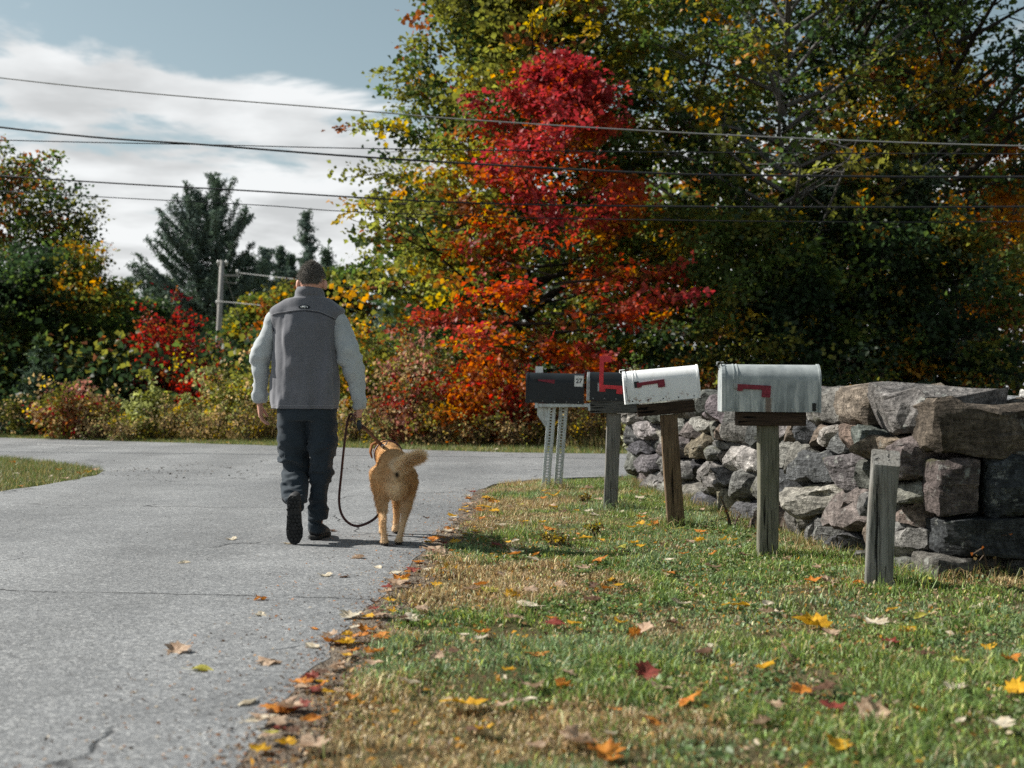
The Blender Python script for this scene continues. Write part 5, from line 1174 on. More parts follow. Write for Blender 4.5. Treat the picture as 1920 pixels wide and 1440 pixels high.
# trousers: both legs and the seat in one surface
t_ = MB()
t_.tube([(0, .0, .98), (0, 0, .90), (0, 0, .82), (0, 0, .76)], [(.110, .165), (.118, .175), (.125, .190), (.105, .17)], 32, ref=(0, 1, 0), power=2.5)
t_.tube(resample([HIP_L, (lx(547), .035, .70), (lx(547), .085, .56), KN_L, (lx(551), .03, .35), (lx(555), -.045, .275), (lx(557), -.085, .235)], 16), [(r, r * .96) for r in resample(np.array([(.103, 0, 0), (.104, 0, 0), (.097, 0, 0), (.088, 0, 0), (.075, 0, 0), (.067, 0, 0), (.063, 0, 0)]), 16)[:, 0]], 28, ref=(0, 1, .2))
t_.tube(resample([HIP_R, (lx(604), .02, .70), (lx(603), .045, .55), KN_R, (lx(595), .09, .28), (lx(589), .115, .13), (lx(588), .12, .055)], 16), [(r, r * .92) for r in resample(np.array([(.102, 0, 0), (.100, 0, 0), (.090, 0, 0), (.080, 0, 0), (.065, 0, 0), (.057, 0, 0), (.055, 0, 0)]), 16)[:, 0]], 28, ref=(0, 1, .2))
# cargo pockets are part of the cut
me = remesh(t_, .0075, 8, .5, 'trousers'); co, no = get_co(me), get_no(me)
lt = np.clip((.80 - co[:, 2]) / .15, 0, 1)
left = co[:, 0] < lx(578)
band = .35 + np.where(left, 1.3 * np.exp(-((co[:, 2] - .40) / .16) ** 2) + 1.3 * np.exp(-((co[:, 2] - .30) / .07) ** 2), .5 + 1.0 * np.exp(-((co[:, 2] - .12) / .08) ** 2))
sk = co @ np.array([[1, 0, .8], [0, 1, .3], [0, 0, 1.0]]).T
dsp = lt * band * .062 * (ridged(sk, (5, 5, 13), 61) - .74) + lt * .022 * (fbm(co * np.array([9, 9, 3]), 3, 67) - .5)
set_co(me, co + no * np.clip(dsp, -.013, .017)[:, None]); trou = link('trousers', me, M_TROU, PER)
for s_, cx, cy, zc in ((-1, lx(526), .055, lz(828)), (1, lx(623), .04, lz(826))):
    q = MB(); poly = [(-.062, -.105), (.062, -.105), (.068, -.05), (.066, .105), (-.066, .105), (-.068, -.05)]
    ax = np.array([s_ * .35, -1, 0]); ax = ax / np.linalg.norm(ax); out = np.array([s_, -.35 * 1.0, 0]); out = out / np.linalg.norm(out); u = np.array([out[1], -out[0], 0])
    q.prism(poly, np.array([cx - s_ * .02, cy, zc]) - out * .02, u, (0, 0, 1), out, .034); pk = q.build('cargo_pocket', M_TROU, trou, bevel=.009); smooth(pk.data)
    q = MB(); q.prism([(-.068, .05), (.068, .05), (.069, .11), (-.069, .11)], np.array([cx - s_ * .02, cy, zc]) + out * .008, u, (0, 0, 1), out, .014); fl = q.build('pocket_flap', M_TROU, pk, bevel=.005)

# boots
def boot(name, origin, M3, lugs):
    """local: heel at y=-.1, toe +y .19, sole at z=0"""
    root_ = MB()
    up = MB(); up.tube(resample([(0, -.085, .05), (0, -.06, .055), (0, .0, .058), (0, .07, .045), (0, .135, .034), (0, .178, .028)], 12), [(r_[0], r_[1]) for r_ in resample(np.array([(.026, .030, 0), (.040, .041, 0), (.048, .043, 0), (.040, .047, 0), (.030, .049, 0), (.016, .034, 0)]), 12)], 18, ref=(0, 0, 1), power=2.4)
    up.tube([(0, -.055, .05), (0, -.058, .10), (0, -.06, .15)], [(.045, .043), (.047, .042), (.05, .044)], 16, ref=(0, 1, 0))
    out = [(-.034, -.10), (-.018, -.114), (.018, -.114), (.034, -.10), (.040, -.06), (.038, -.01), (.044, .04), (.056, .10), (.052, .15), (.034, .185), (.008, .197), (-.022, .188), (-.042, .155), (-.047, .10), (-.040, .04), (-.036, -.01), (-.039, -.06)]
    so = MB().prism(out, (0, 0, .006), (1, 0, 0), (0, 1, 0), (0, 0, 1), .022)
    lg_ = MB(); O = np.array(out)
    def inside(x_, y_):
        c = False
        for i in range(len(out)):
            (xa, ya), (xb, yb) = out[i], out[(i + 1) % len(out)]
            if (ya > y_) != (yb > y_) and x_ < (xb - xa) * (y_ - ya) / (yb - ya) + xa: c = not c
        return c
    rb = np.random.default_rng(3)
    for iy in range(13):
        for ix in range(5):
            x_ = -.044 + .022 * ix + (.011 if iy % 2 else 0); y_ = -.100 + .0235 * iy
            if -.02 < y_ < .015: continue
            if inside(x_ * 1.12, y_) and inside(x_, y_ + .012) and inside(x_, y_ - .012):
                lg_.box((x_, y_, .003), (.0155, .0155, .012), Matrix.Rotation(rb.uniform(-.7, .7), 3, 'Z'))
    for mbx in (up, so, lg_): mbx.v = [tuple(Vector(origin) + M3 @ Vector(p_)) for p_ in mbx.v]
    o = up.build(name, M_BOOT, PER, True); s2 = so.build('sole', M_SOLE, o, bevel=.004); lg_.build('tread', M_SOLE, s2)['kind'] = 'stuff'; return o
# rear boot: standing on its toe, sole to the viewer
rx = Matrix.Rotation(R(4), 3, 'Z') @ Matrix.Rotation(R(-80), 3, 'X')
toe = Vector((lx(560), -.165, .004)); boot('boot', toe - rx @ Vector((0, .192, .01)), rx, True)
boot('boot', (lx(588), .17, 0.0), Matrix.Rotation(R(-6), 3, 'Z'), False)

# hair
rng = np.random.default_rng(17)
hm = MB(); hm.ball((HX, .004, 1.640), (.0775, .0955, .1135), 40, 28); me = hm.mesh('hair'); co = get_co(me)
keep = []
bm = bmesh.new(); bm.from_mesh(me)
for v_ in list(bm.verts):
    yb = (v_.co.y - .0) ; zl = 1.606 + max(0, yb) * .75
    if abs(v_.co.x - HX) > .058 and v_.co.z < 1.655 and yb > -.035: zl = 1.665
    if v_.co.z < 1.635 and abs(v_.co.x - HX) > .036 + (v_.co.z - 1.59) * .75: zl = 9
    if v_.co.z < zl: bm.verts.remove(v_)
bm.to_mesh(me); bm.free(); smooth(me); co, no = get_co(me), get_no(me); set_co(me, co + no * (.010 * (fbm(co * 45, 2, 5) - .45))[:, None])
set_col(me, (.11, .10, .088)); hair = link('hair', me, M_HAIR, PER)
co, no = get_co(me), get_no(me); n = 9000; ii = rng.integers(0, len(co), n)
def strands(co, no, flow, ln, wd, col, rng, lift=.5):
    n = len(co); dr = no * lift + flow + rng.normal(0, .28, (n, 3)); dr /= np.linalg.norm(dr, axis=1)[:, None]
    sd = np.cross(dr, rng.normal(0, 1, (n, 3))); sd /= np.linalg.norm(sd, axis=1)[:, None] + 1e-9
    V = np.stack([co - sd * wd, co + sd * wd, co + dr * ln[:, None]], 1).reshape(-1, 3)
    return V, np.arange(3 * n).reshape(n, 3), np.repeat(col, 3, axis=0)
P0 = co[ii] + rng.normal(0, .0035, (n, 3)); flow = np.stack([rng.normal(0, .15, n), -.15 + 0 * P0[:, 0], -.55 + 0 * P0[:, 0]], 1)
fade = np.clip((P0[:, 2] - 1.59) / .06, .25, 1)
cl = np.where((rng.random(n) < .35)[:, None], np.array([.30, .285, .26]), np.array([.13, .12, .105])) * rng.uniform(.6, 1.3, (n, 1))
V, F_, C = strands(P0, no[ii], flow, rng.uniform(.010, .022, n) * fade, .0011, cl, rng, .75)
link('hair_strands', fast_mesh('hair_strands', V, F_, C), M_HAIR, hair)

# ---------------------------------------------------------------- the dog
D_D = 7.85; PXD = F_PX / D_D
DOG = empty('dog', ((734 - 960) / PXD, D_D, .014), R(4), 'golden tan dog seen from behind with raised bushy tail, walking beside the man', 'dog')
def dx(px): return (px - 734) / PXD
def dz(py): return CAM_H + (HORIZ - py) / PXD - .014
b = MB()
b.tube(resample([(dx(739), -.02, .44), (dx(739), .04, .455), (dx(738), .15, .455), (dx(735), .30, .44), (dx(732), .45, .43), (dx(730), .58, .45), (dx(727), .66, .46)], 16),
       [(r_[0], r_[1]) for r_ in resample(np.array([(.07, .072, 0), (.115, .096, 0), (.128, .101, 0), (.130, .098, 0), (.140, .102, 0), (.130, .095, 0), (.09, .07, 0)]), 16)], 24, ref=(0, 0, 1), power=2.2, dome=True)
b.tube(resample([(dx(727), .58, .49), (dx(722), .68, .53), (dx(716), .75, .55)], 6), [.085, .085, .08, .075, .07, .068], 14, dome=True)     # neck
b.ball((dx(713), .80, .545), (.068, .085, .066), 16, 12); b.tube([(dx(711), .84, .525), (dx(707), .93, .495)], [.046, .034], 12, dome=True)
b.ball((dx(739), .04, .385), (.098, .10, .105), 16, 10)
# hind legs: thigh, knee forward, hock back, paw
for (s_, hx_, px_k, px_h, px_f, yo) in ((-1, -.062, 715, 719.5, 721.5, -.02), (1, .066, 764, 757, 747.5, .03)):
    hip = (dx(739) + hx_, .05 + yo * .5, .42); knee = (dx(px_k), .10 + yo, .31); hock = (dx(px_h), -.06 + yo, .155); foot = (dx(px_f), -.015 + yo, .03)
    b.tube(resample([hip, ((hip[0] + knee[0]) / 2, .09 + yo, .345), knee], 6), np.array([.078, .078, .074, .068, .060, .052]), 14, dome=True)
    b.tube(resample([knee, ((knee[0] + hock[0]) / 2, .01 + yo, .21), hock], 6), np.array([.050, .042, .034, .026, .0215, .020]), 12, dome=True)
    b.tube([hock, ((hock[0] + foot[0]) / 2, -.045 + yo, .085), foot], [.0205, .0185, .022], 12, dome=True)
    b.ball((foot[0], foot[1] + .022, .023), (.027, .04, .023), 12, 8)
    for t in (-.013, -.004, .005, .014): b.ball((foot[0] + t * 1.15, foot[1] + .052, .016), (.008, .014, .014), 8, 6)
for (s_, sx_, px_e, px_f, yo) in ((-1, -.085, 708, 712.5, .02), (1, .07, 742, 738, .12)):
    sh = (dx(730) + sx_, .55, .40); el = (dx(px_e), .51 + yo * .3, .27); wr = (dx(px_f + (2 if s_ > 0 else -1)), .53 + yo, .12); ft = (dx(px_f), .51 + yo, .03)
    b.tube([sh, el], [.065, .042], 12, dome=True); b.tube([el, ((el[0] + wr[0]) / 2, .525 + yo, .2), wr], [.040, .031, .0245], 12, dome=True); b.tube([wr, ft], [.024, .0235], 12, dome=True)
    b.ball((ft[0], ft[1] + .022, .023), (.027, .038, .023), 12, 8)
TAIL = resample([(dx(745), -.015, .475), (dx(750), -.055, .488), (dx(760), -.085, .515), (dx(774), -.10, .538), (dx(788), -.10, .552)], 14)
b.tube(TAIL, np.interp(np.linspace(0, 1, 14), [0, .3, .7, 1], [.034, .030, .024, .016]), 12, dome=True)
me = remesh(b, .0085, 6, .5, 'body'); co = get_co(me); no = get_no(me)
def coat(P):
    n = len(P); gold = np.array([.60, .375, .18]); deep = np.array([.40, .225, .10]); cream = np.array([.76, .60, .40])
    q = fbm(P * 9, 3, 5)[:, None]; c = deep + (gold - deep) * np.clip(q * 1.9 - .35, 0, 1)
    cx = dx(741); u = np.exp(-((P[:, 0] - cx) / .055) ** 2) * np.clip((.46 - P[:, 2]) / .07, 0, 1) * (P[:, 1] < .1)
    leg = np.clip((.10 - P[:, 2]) / .08, 0, .6)
    td = np.min(np.linalg.norm(P[:, None, :] - TAIL[None, :, :], axis=2), 1); ta = np.clip((.07 - td) / .02, 0, 1) * (P[:, 1] < .02)
    w = np.clip(np.maximum(np.maximum(u, leg), ta * .85), 0, 1)[:, None]; c = c + (cream - c) * w
    an = np.exp(-(((P[:, 0] - dx(745)) / .012) ** 2 + ((P[:, 2] - .437) / .016) ** 2)) * (P[:, 1] < .0)
    c = c * (1 - .93 * np.clip(an * 1.6, 0, 1))[:, None]
    toe = (P[:, 2] < .018)[:, None]; return np.where(toe, np.array([.06, .05, .045]), c)
set_col(me, coat(co)); M_FUR = m_leaf('fur', .12, .6, .05)
dbody = link('body', me, M_FUR, DOG)
rng = np.random.default_rng(29); n = 52000; ii = rng.integers(0, len(co), n); P0 = co[ii] + rng.normal(0, .004, (n, 3)); N0 = no[ii]
flow = np.tile(np.array([0, -.55, -.75]), (n, 1)) + (np.stack([vnoise(P0 * 26 + 5, 3), vnoise(P0 * 26 + 9, 4), vnoise(P0 * 26, 5)], 1) - .5) * 1.3; ln = np.where(P0[:, 2] < .16, rng.uniform(.006, .012, n), rng.uniform(.007, .018, n))
ln *= np.where((P0[:, 1] < .08) & (P0[:, 2] > .2) & (P0[:, 2] < .42), 1.35, 1.0)
td = np.linalg.norm(P0[:, None, :] - TAIL[None, ::2, :], axis=2).min(1); tail = (td < .045) & (P0[:, 1] < .03) & (P0[:, 2] > .44)
flow[tail] = np.array([.75, -.15, .12]); ln[tail] = rng.uniform(.035, .060, tail.sum())
V, F_, C = strands(P0 - N0 * .002, N0, flow, ln, np.where(tail, .0013, .0011)[:, None], coat(P0) * rng.uniform(.60, 1.42, (n, 1)) * (.72 + .6 * vnoise(P0 * np.array([70, 70, 34]), 12))[:, None], rng, .42)
q = link('fur', fast_mesh('fur', V, F_, np.clip(C, 0, 1)), M_FUR, dbody); q['kind'] = 'stuff'
nt = 5200; tt = rng.random(nt) ** .8; Pt = np.stack([np.interp(tt, np.linspace(0, 1, 14), TAIL[:, a]) for a in range(3)], 1)
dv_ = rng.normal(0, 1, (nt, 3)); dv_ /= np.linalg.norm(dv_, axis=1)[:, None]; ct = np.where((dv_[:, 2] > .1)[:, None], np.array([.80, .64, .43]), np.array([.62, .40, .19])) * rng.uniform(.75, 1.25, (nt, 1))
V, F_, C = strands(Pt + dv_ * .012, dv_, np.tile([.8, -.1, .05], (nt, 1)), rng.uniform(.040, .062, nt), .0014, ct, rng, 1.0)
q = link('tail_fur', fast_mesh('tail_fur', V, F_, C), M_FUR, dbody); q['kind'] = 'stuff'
M_EAR = m_plain('ear_fur', (.20, .085, .03), .8, .1, nz=.3)
for s_ in (-1, 1):
    MB().tube([(dx(713) + s_ * .052, .785, .60), (dx(713) + s_ * .082, .775, .585), (dx(713) + s_ * .092, .785, .535), (dx(713) + s_ * .082, .80, .50)], [(.022, .009), (.034, .010), (.032, .009), (.014, .006)], 12, ref=(0, 1, 0), dome=True).build('ear', M_EAR, dbody, True)
    MB().ball((dx(711) + s_ * .032, .872, .557), (.009, .009, .009), 10, 8).build('eye', M_EYE, dbody, True)
MB().ball((dx(706.5), .965, .497), (.018, .012, .014), 10, 8).build('nose', M_EYE, dbody, True)
M_STRAP = m_plain('leash_leather', (.045, .013, .012), .5, .4, nz=.3, scale=60); M_CLIP = m_plain('metal_clip', (.25, .26, .27), .35, .6, .9)
cpts = [(dx(723) + .092 * math.cos(a), .655 + .045 * math.sin(a) - .0, .525 + .088 * math.sin(a)) for a in np.linspace(0, 2 * math.pi, 33)]
MB().tube(cpts, [(.003, .006)] * 33, 6, ref=(0, .8, -.5)).build('collar', M_STRAP, DOG, True)

# ---------------------------------------------------------------- leash (world coordinates, origin at the fist)
hp = np.array(PER.location) + np.array([WR_R[0] - .012, WR_R[1] + .01, WR_R[2] - .075])
LEASH = empty('leash', tuple(hp), 0, 'dark brown leather leash from the right hand of the man to the dog', 'leash')
def lp_(px, py, d): return AT(px, py, d) - hp
ck = np.array(DOG.matrix_basis @ Vector((dx(721), .64, .61))) - hp
Pt = [np.array([.0, 0, -.02]), lp_(684, 803, 8.12), lp_(701, 820, 8.28), lp_(716, 835, 8.42)]
taut = resample(Pt, 12); MB().tube(taut, [(.0115, .0035)] * 12, 8, ref=(.7, 0, .7)).build('strap', M_STRAP, LEASH, True)
MB().tube([lp_(715, 834, 8.41), lp_(718, 837, 8.43), lp_(721, 840, 8.45)], [.012, .014, .006], 8).build('clip', M_CLIP, LEASH, True)
MB().tube([lp_(720, 839, 8.45), ck], [.004, .004], 6).build('clip_hook', M_CLIP, LEASH, True)
sl = [np.array([-.01, -.015, .01]), lp_(659, 776, 8.0), lp_(654, 783, 8.0), lp_(650, 800, 8.0), lp_(645, 840, 8.0), lp_(640, 890, 8.0), lp_(636, 935, 8.0), lp_(640, 962, 8.0), lp_(652, 979, 8.0), lp_(668, 986, 8.0), lp_(686, 982, 8.02), lp_(705, 970, 8.06), lp_(718, 950, 8.2), lp_(724, 915, 8.42)]
sl.append(np.array(DOG.matrix_basis @ Vector((dx(724), .62, .455))) - hp)
MB().tube(resample(sl, 60), [(.003, .0095)] * 60, 8, ref=(.8, -.6, 0)).build('slack_strap', M_STRAP, LEASH, True)
hl = [(-.02, -.02, .0), lp_(662, 780, 7.99), lp_(657, 786, 7.98), lp_(657, 789, 7.98), lp_(661, 786, 7.99), (-.01, -.02, -.015)]
MB().tube(resample(hl, 18), [(.003, .0095)] * 18, 8, ref=(.8, -.6, 0)).build('handle_loop', M_STRAP, LEASH, True)
MB().tube([lp_(673, 791, 7.99), lp_(673, 797, 7.99), lp_(674, 803, 7.99)], [.013, .016, .013], 10, dome=True).build('bag_holder', M_BLK, LEASH, True)
# ---------------------------------------------------------------- fallen leaves
def maple_outline():
    half = [(0, 0), (.10, .06), (.34, -.02), (.30, .12), (.50, .22), (.40, .30), (.52, .50), (.34, .46), (.28, .52), (.36, .74), (.22, .68), (.14, .78), (0, 1.0)]
    return half + [(-x_, y_) for x_, y_ in half[-2:0:-1]]
def oval_outline():
    half = [(0, 0), (.16, .12), (.24, .34), (.25, .55), (.16, .8), (0, 1.0)]
    return half + [(-x_, y_) for x_, y_ in half[-2:0:-1]]
def leaf_mesh(name, outline, curl, cup, seed, mat):
    o = np.array(outline); o = o - np.array([0, .45]); c = np.array([[0, 0.0]]); mid = o * .5
    P = np.vstack([c, mid, o]); n = len(o)
    z = curl * (np.abs(P[:, 0]) ** 1.5) * 1.6 + cup * (P[:, 1] ** 2) + .16 * (vnoise(np.c_[P * 3.1, np.zeros(len(P))] + seed, seed) - .5) + .10 * (vnoise(np.c_[P * 8, np.zeros(len(P))] + seed, seed + 3) - .5)
    V = np.c_[P, z]; V[:, 2] -= np.sort(V[:, 2])[3]
    F_ = [(0, 1 + j, 1 + (j + 1) % n) for j in range(n)]
    F_ += [(1 + j, 1 + n + j, 1 + n + (j + 1) % n) for j in range(n)] + [(1 + j, 1 + n + (j + 1) % n, 1 + (j + 1) % n) for j in range(n)]
    # stalk
    s0 = len(V); st = np.array([[-.012, -.45, 0], [.012, -.45, 0], [.03, -.82, .05], [.01, -.82, .05]]); st[:, 2] += z[1 + n] - np.sort(z)[3]; V = np.vstack([V, st]); F_ += [(s0, s0 + 1, s0 + 2), (s0, s0 + 2, s0 + 3)]
    me = fast_mesh(name, V, np.array(F_), smooth=True); me.materials.append(mat); return me
def m_fallen(name, c, c2):
    k = NT(name); v = k.coord('Object'); n = k.noise(v, 4.5, 5, .65); y = k.n('ShaderNodeSeparateXYZ', {'Vector': v})
    ax = k.math('ABSOLUTE', y.outputs[0]); vein = k.ramp(ax, [(.008, .7), (.022, 0.)])
    wv = k.n('ShaderNodeTexWave', {'Vector': v, 'Scale': 2.3, 'Distortion': 2.5}, bands_direction='DIAGONAL'); ve2 = k.ramp(wv.outputs['Fac'], [(.0, .35), (.08, 0.)])
    col = k.mix(k.ramp(n, [(.42, 0.), (.66, 1.)]), c, c2); col = k.mix(vein, col, tuple(min(1, q * 1.35) for q in c)); col = k.mix(ve2, col, tuple(q * .7 for q in c2))
    spot = k.ramp(k.noise(v, 13, 3), [(.68, 0.), (.74, .8)]); col = k.mix(spot, col, (.07, .035, .015))
    p = k.n('ShaderNodeBsdfPrincipled', {'Base Color': col, 'Roughness': .6, 'Specular IOR Level': .25, 'Normal': k.bump(n, .2, .05)}); t = k.n('ShaderNodeBsdfTranslucent', {'Color': col})
    k.n('ShaderNodeOutputMaterial', {'Surface': k.n('ShaderNodeMixShader', {0: .25, 1: p.outputs[0], 2: t.outputs[0]}).outputs[0]}); return k.m
KINDS = {'golden yellow': ((.62, .36, .02), (.50, .25, .015)), 'orange': ((.55, .22, .03), (.40, .12, .02)), 'pale tan': ((.50, .37, .26), (.34, .21, .13)), 'whitish': ((.62, .56, .44), (.45, .36, .24)), 'dark brown': ((.13, .07, .04), (.07, .035, .02)), 'dull red': ((.28, .055, .04), (.16, .04, .025)), 'lime yellow': ((.48, .44, .08), (.36, .32, .06))}
MESH = {}
for kn, (c, c2) in KINDS.items():
    mt = m_fallen('fallen_leaf_' + kn.replace(' ', '_'), c, c2); MESH[kn] = []
    for j in range(5):
        rs_ = np.random.default_rng(j * 7 + len(kn)); ol = oval_outline() if (j == 4 or (kn in ('whitish', 'lime yellow') and j % 2)) else maple_outline()
        MESH[kn].append(leaf_mesh('fallen_leaf', ol, [.15, .45, .3, -.1, .35][j], [.12, -.15, .3, .2, .3][j], j * 11 + len(kn), mt))
rng = np.random.default_rng(123)
def put_leaf(x, y, kn, size, where, label=None, tilt=None, j=None, rz=None):
    z = .0145 if where == 'road' else float(gz(x, y)) + (rng.uniform(.018, .04) if where == 'edge' else rng.uniform(.018, .036))
    o = bpy.data.objects.new('fallen_leaf', MESH[kn][rng.integers(0, 5) if j is None else j]); COL.objects.link(o)
    o.location = (float(x), float(y), z); o.scale = (size, size, size); tl = (.08 if where != 'grass' else .15) if tilt is None else tilt
    o.rotation_euler = (rng.normal(0, tl), rng.normal(0, tl), rng.uniform(0, 6.28) if rz is None else rz)
    sz = 'large ' if size > .095 else 'small ' if size < .06 else ''
    if where == 'grass': place = 'in the ' + ('foreground grass' if y < 4.6 else 'grass before the bare post' if y < 6.4 else 'grass before the metal mailbox' if y < 8.2 else 'grass around farther mailboxes') + (', towards the lane' if x < .45 else ', towards the wall' if x > 1.1 else '')
    elif where == 'edge': place = 'along the lane edge, ' + ('nearest stretch' if y < 4.6 else 'middle stretch' if y < 7.2 else 'stretch beside the dog')
    else: place = {'road': 'lying on the asphalt lane', 'corner': 'lying on the left verge corner', 'far': 'lying beyond the cross road'}[where]
    tag(o, label or f'{sz}{kn} fallen leaf {place}', 'leaf', None if label else f'{sz}{kn} leaves {place}'); return o
YE, OR, TA, WH, BR, DR, LI = 'golden yellow', 'orange', 'pale tan', 'whitish', 'dark brown', 'dull red', 'lime yellow'
LV = [  # px, py, kind, width px, place
 (865,1337,YE,78,'grass'),(965,1128,YE,36,'grass'),(902,1108,OR,30,'grass'),(885,1112,TA,30,'grass'),(990,1147,WH,40,'grass'),(1005,1240,OR,45,'grass'),(955,1273,YE,24,'grass'),(1205,1197,TA,44,'grass'),(1190,1200,OR,28,'grass'),
 (1520,1178,YE,64,'grass'),(1558,1200,TA,32,'grass'),(1435,1262,YE,48,'grass'),(1480,1243,TA,46,'grass'),(1210,1275,DR,44,'grass'),(1170,1288,TA,40,'grass'),(1240,1305,TA,56,'grass'),(1640,1352,TA,60,'grass'),(1585,1392,WH,36,'grass'),(1570,1417,YE,44,'grass'),
 (1090,1405,TA,70,'grass'),(1145,1395,WH,44,'grass'),(1135,1430,OR,70,'grass'),(1005,1415,TA,44,'grass'),(905,1385,YE,34,'grass'),(770,1295,WH,44,'grass'),(1225,1372,OR,42,'grass'),(1330,1222,WH,36,'grass'),(1320,1235,BR,32,'grass'),(1385,1222,BR,30,'grass'),(1275,1138,WH,34,'grass'),
 (1440,1140,WH,38,'grass'),(1450,1148,WH,34,'grass'),(1360,1143,YE,18,'grass'),(1262,1172,BR,24,'grass'),(1165,1180,YE,26,'grass'),(1075,1183,YE,28,'grass'),(1110,1160,BR,30,'grass'),(1145,1097,YE,28,'grass'),(1140,1113,OR,20,'grass'),(1090,1078,TA,26,'grass'),(1125,1060,OR,28,'grass'),(1050,1107,TA,26,'grass'),
 (1040,935,YE,20,'grass'),(1310,1018,YE,24,'grass'),(1202,1030,YE,18,'grass'),(1253,1082,OR,30,'grass'),(1280,1042,OR,20,'grass'),(1255,1057,WH,22,'grass'),(1097,1010,YE,24,'grass'),(1030,1000,OR,24,'grass'),(1165,963,WH,16,'grass'),(1105,965,WH,16,'grass'),(1115,968,WH,14,'grass'),(1200,985,YE,16,'grass'),(965,1045,OR,26,'grass'),(968,1040,WH,22,'grass'),(1003,1047,OR,16,'grass'),(1000,1058,WH,24,'grass'),
 (1700,1192,YE,32,'grass'),(1640,1180,WH,40,'grass'),(1600,1160,TA,24,'grass'),(1670,1215,DR,36,'grass'),(1730,1238,BR,34,'grass'),(1550,1100,TA,32,'grass'),(1610,1107,OR,22,'grass'),(1530,1075,TA,24,'grass'),(1875,1377,WH,52,'grass'),(1800,1250,LI,30,'grass'),(1855,1220,YE,26,'grass'),(1780,1200,WH,28,'grass'),(1895,1250,OR,34,'grass'),(1720,1345,OR,50,'grass'),(1500,1305,OR,46,'grass'),(1545,1310,BR,44,'grass'),(1560,1345,DR,44,'grass'),(1445,1345,TA,36,'grass'),(1425,1370,TA,40,'grass'),(1865,1180,TA,26,'grass'),(1830,1150,WH,24,'grass'),(1410,1035,DR,16,'grass'),(1475,1050,TA,24,'grass'),
 (960,1170,TA,34,'grass'),(1040,1178,DR,36,'grass'),(985,1335,WH,44,'grass'),(945,1337,TA,36,'grass'),(1060,1300,OR,36,'grass'),(1000,1300,TA,46,'grass'),(1035,1170,OR,22,'grass'),(905,1195,OR,32,'grass'),(905,1208,WH,26,'grass'),(850,1235,BR,26,'grass'),(820,1245,TA,24,'grass'),(870,1200,WH,24,'grass'),(790,1150,TA,26,'grass'),(940,990,WH,22,'grass'),(920,975,TA,16,'grass'),
 (525,1340,OR,66,'edge'),(545,1345,TA,48,'edge'),(505,1368,TA,62,'edge'),(500,1365,WH,40,'edge'),(490,1420,YE,40,'edge'),(535,1415,YE,36,'edge'),(590,1410,TA,54,'edge'),(565,1292,OR,40,'edge'),(590,1305,DR,28,'edge'),(605,1290,YE,22,'edge'),(570,1303,TA,30,'edge'),(630,1262,TA,46,'edge'),(650,1237,TA,42,'edge'),(665,1235,OR,24,'edge'),(650,1215,YE,26,'edge'),(675,1208,OR,30,'edge'),(632,1213,BR,30,'edge'),(690,1190,OR,34,'edge'),(665,1192,WH,34,'edge'),(688,1165,YE,24,'edge'),(655,1165,WH,40,'edge'),(735,1158,YE,16,'edge'),(715,1162,TA,36,'edge'),(730,1135,YE,24,'edge'),(750,1097,OR,34,'edge'),(745,1107,TA,40,'edge'),(775,1075,DR,26,'edge'),(785,1060,OR,22,'edge'),(815,1037,TA,40,'edge'),(820,1018,OR,30,'edge'),(832,1027,DR,20,'edge'),(800,1050,TA,22,'edge'),(845,1000,OR,20,'edge'),(850,985,TA,18,'edge'),(865,965,YE,14,'edge'),(872,950,TA,14,'edge'),(880,938,OR,12,'edge'),(615,1285,WH,22,'edge'),(540,1390,BR,38,'edge'),(600,1270,BR,28,'edge'),(700,1150,DR,22,'edge'),
 (465,1326,WH,48,'road'),(502,1250,TA,46,'road'),(378,1264,LI,42,'road'),(332,1230,TA,46,'road'),(610,1085,WH,26,'road'),(670,1051,TA,24,'road'),(487,1130,OR,22,'road'),(345,1060,WH,22,'road'),(708,1069,WH,22,'road'),(586,1220,WH,40,'road'),(590,1186,OR,12,'road'),(435,1016,WH,20,'road'),(540,1024,WH,22,'road'),(625,1000,BR,16,'road'),(645,1087,BR,18,'road'),(800,975,BR,12,'road'),(490,1160,WH,22,'road'),
 (150,891,OR,14,'corner'),(165,888,YE,14,'corner'),(180,886,TA,14,'corner'),(122,901,TA,14,'corner'),(60,905,WH,12,'corner'),(95,897,WH,12,'corner'),(40,915,OR,12,'corner'),(75,872,TA,12,'corner'),(25,870,OR,12,'corner'),(110,885,OR,12,'corner'),(30,890,WH,12,'corner'),
]
UNIQ = {(865,1337): 'large golden yellow maple leaf, biggest one in the near verge grass', (1520,1178): 'wide folded golden leaf in the grass in front of the bare post', (465,1326): 'whitish leaf on the asphalt next to the near leaf pile', (378,1264): 'narrow lime yellow leaf alone on the asphalt', (1640,1352): 'big upright tan leaf in the near right grass', (1090,1405): 'largest tan leaf at the bottom edge of the verge', (525,1340): 'big orange leaf on the leaf pile at the lane edge', (1210,1275): 'upright dark red leaf in the middle of the near grass', (1480,1243): 'upright tan leaf leaning over a golden leaf'}
for (px, py, kn, wpx, wh) in LV:
    x, y = G(px, py); size = min(.17, wpx / (F_PX / y) * 1.0); ups = (px, py) in ((1640,1352), (1210,1275), (1480,1243), (1190,1200))
    put_leaf(x, y, kn, max(.05, size * 1.15), wh, UNIQ.get((px, py)), tilt=.8 if ups else None, j=0 if (px, py) == (865, 1337) else None)
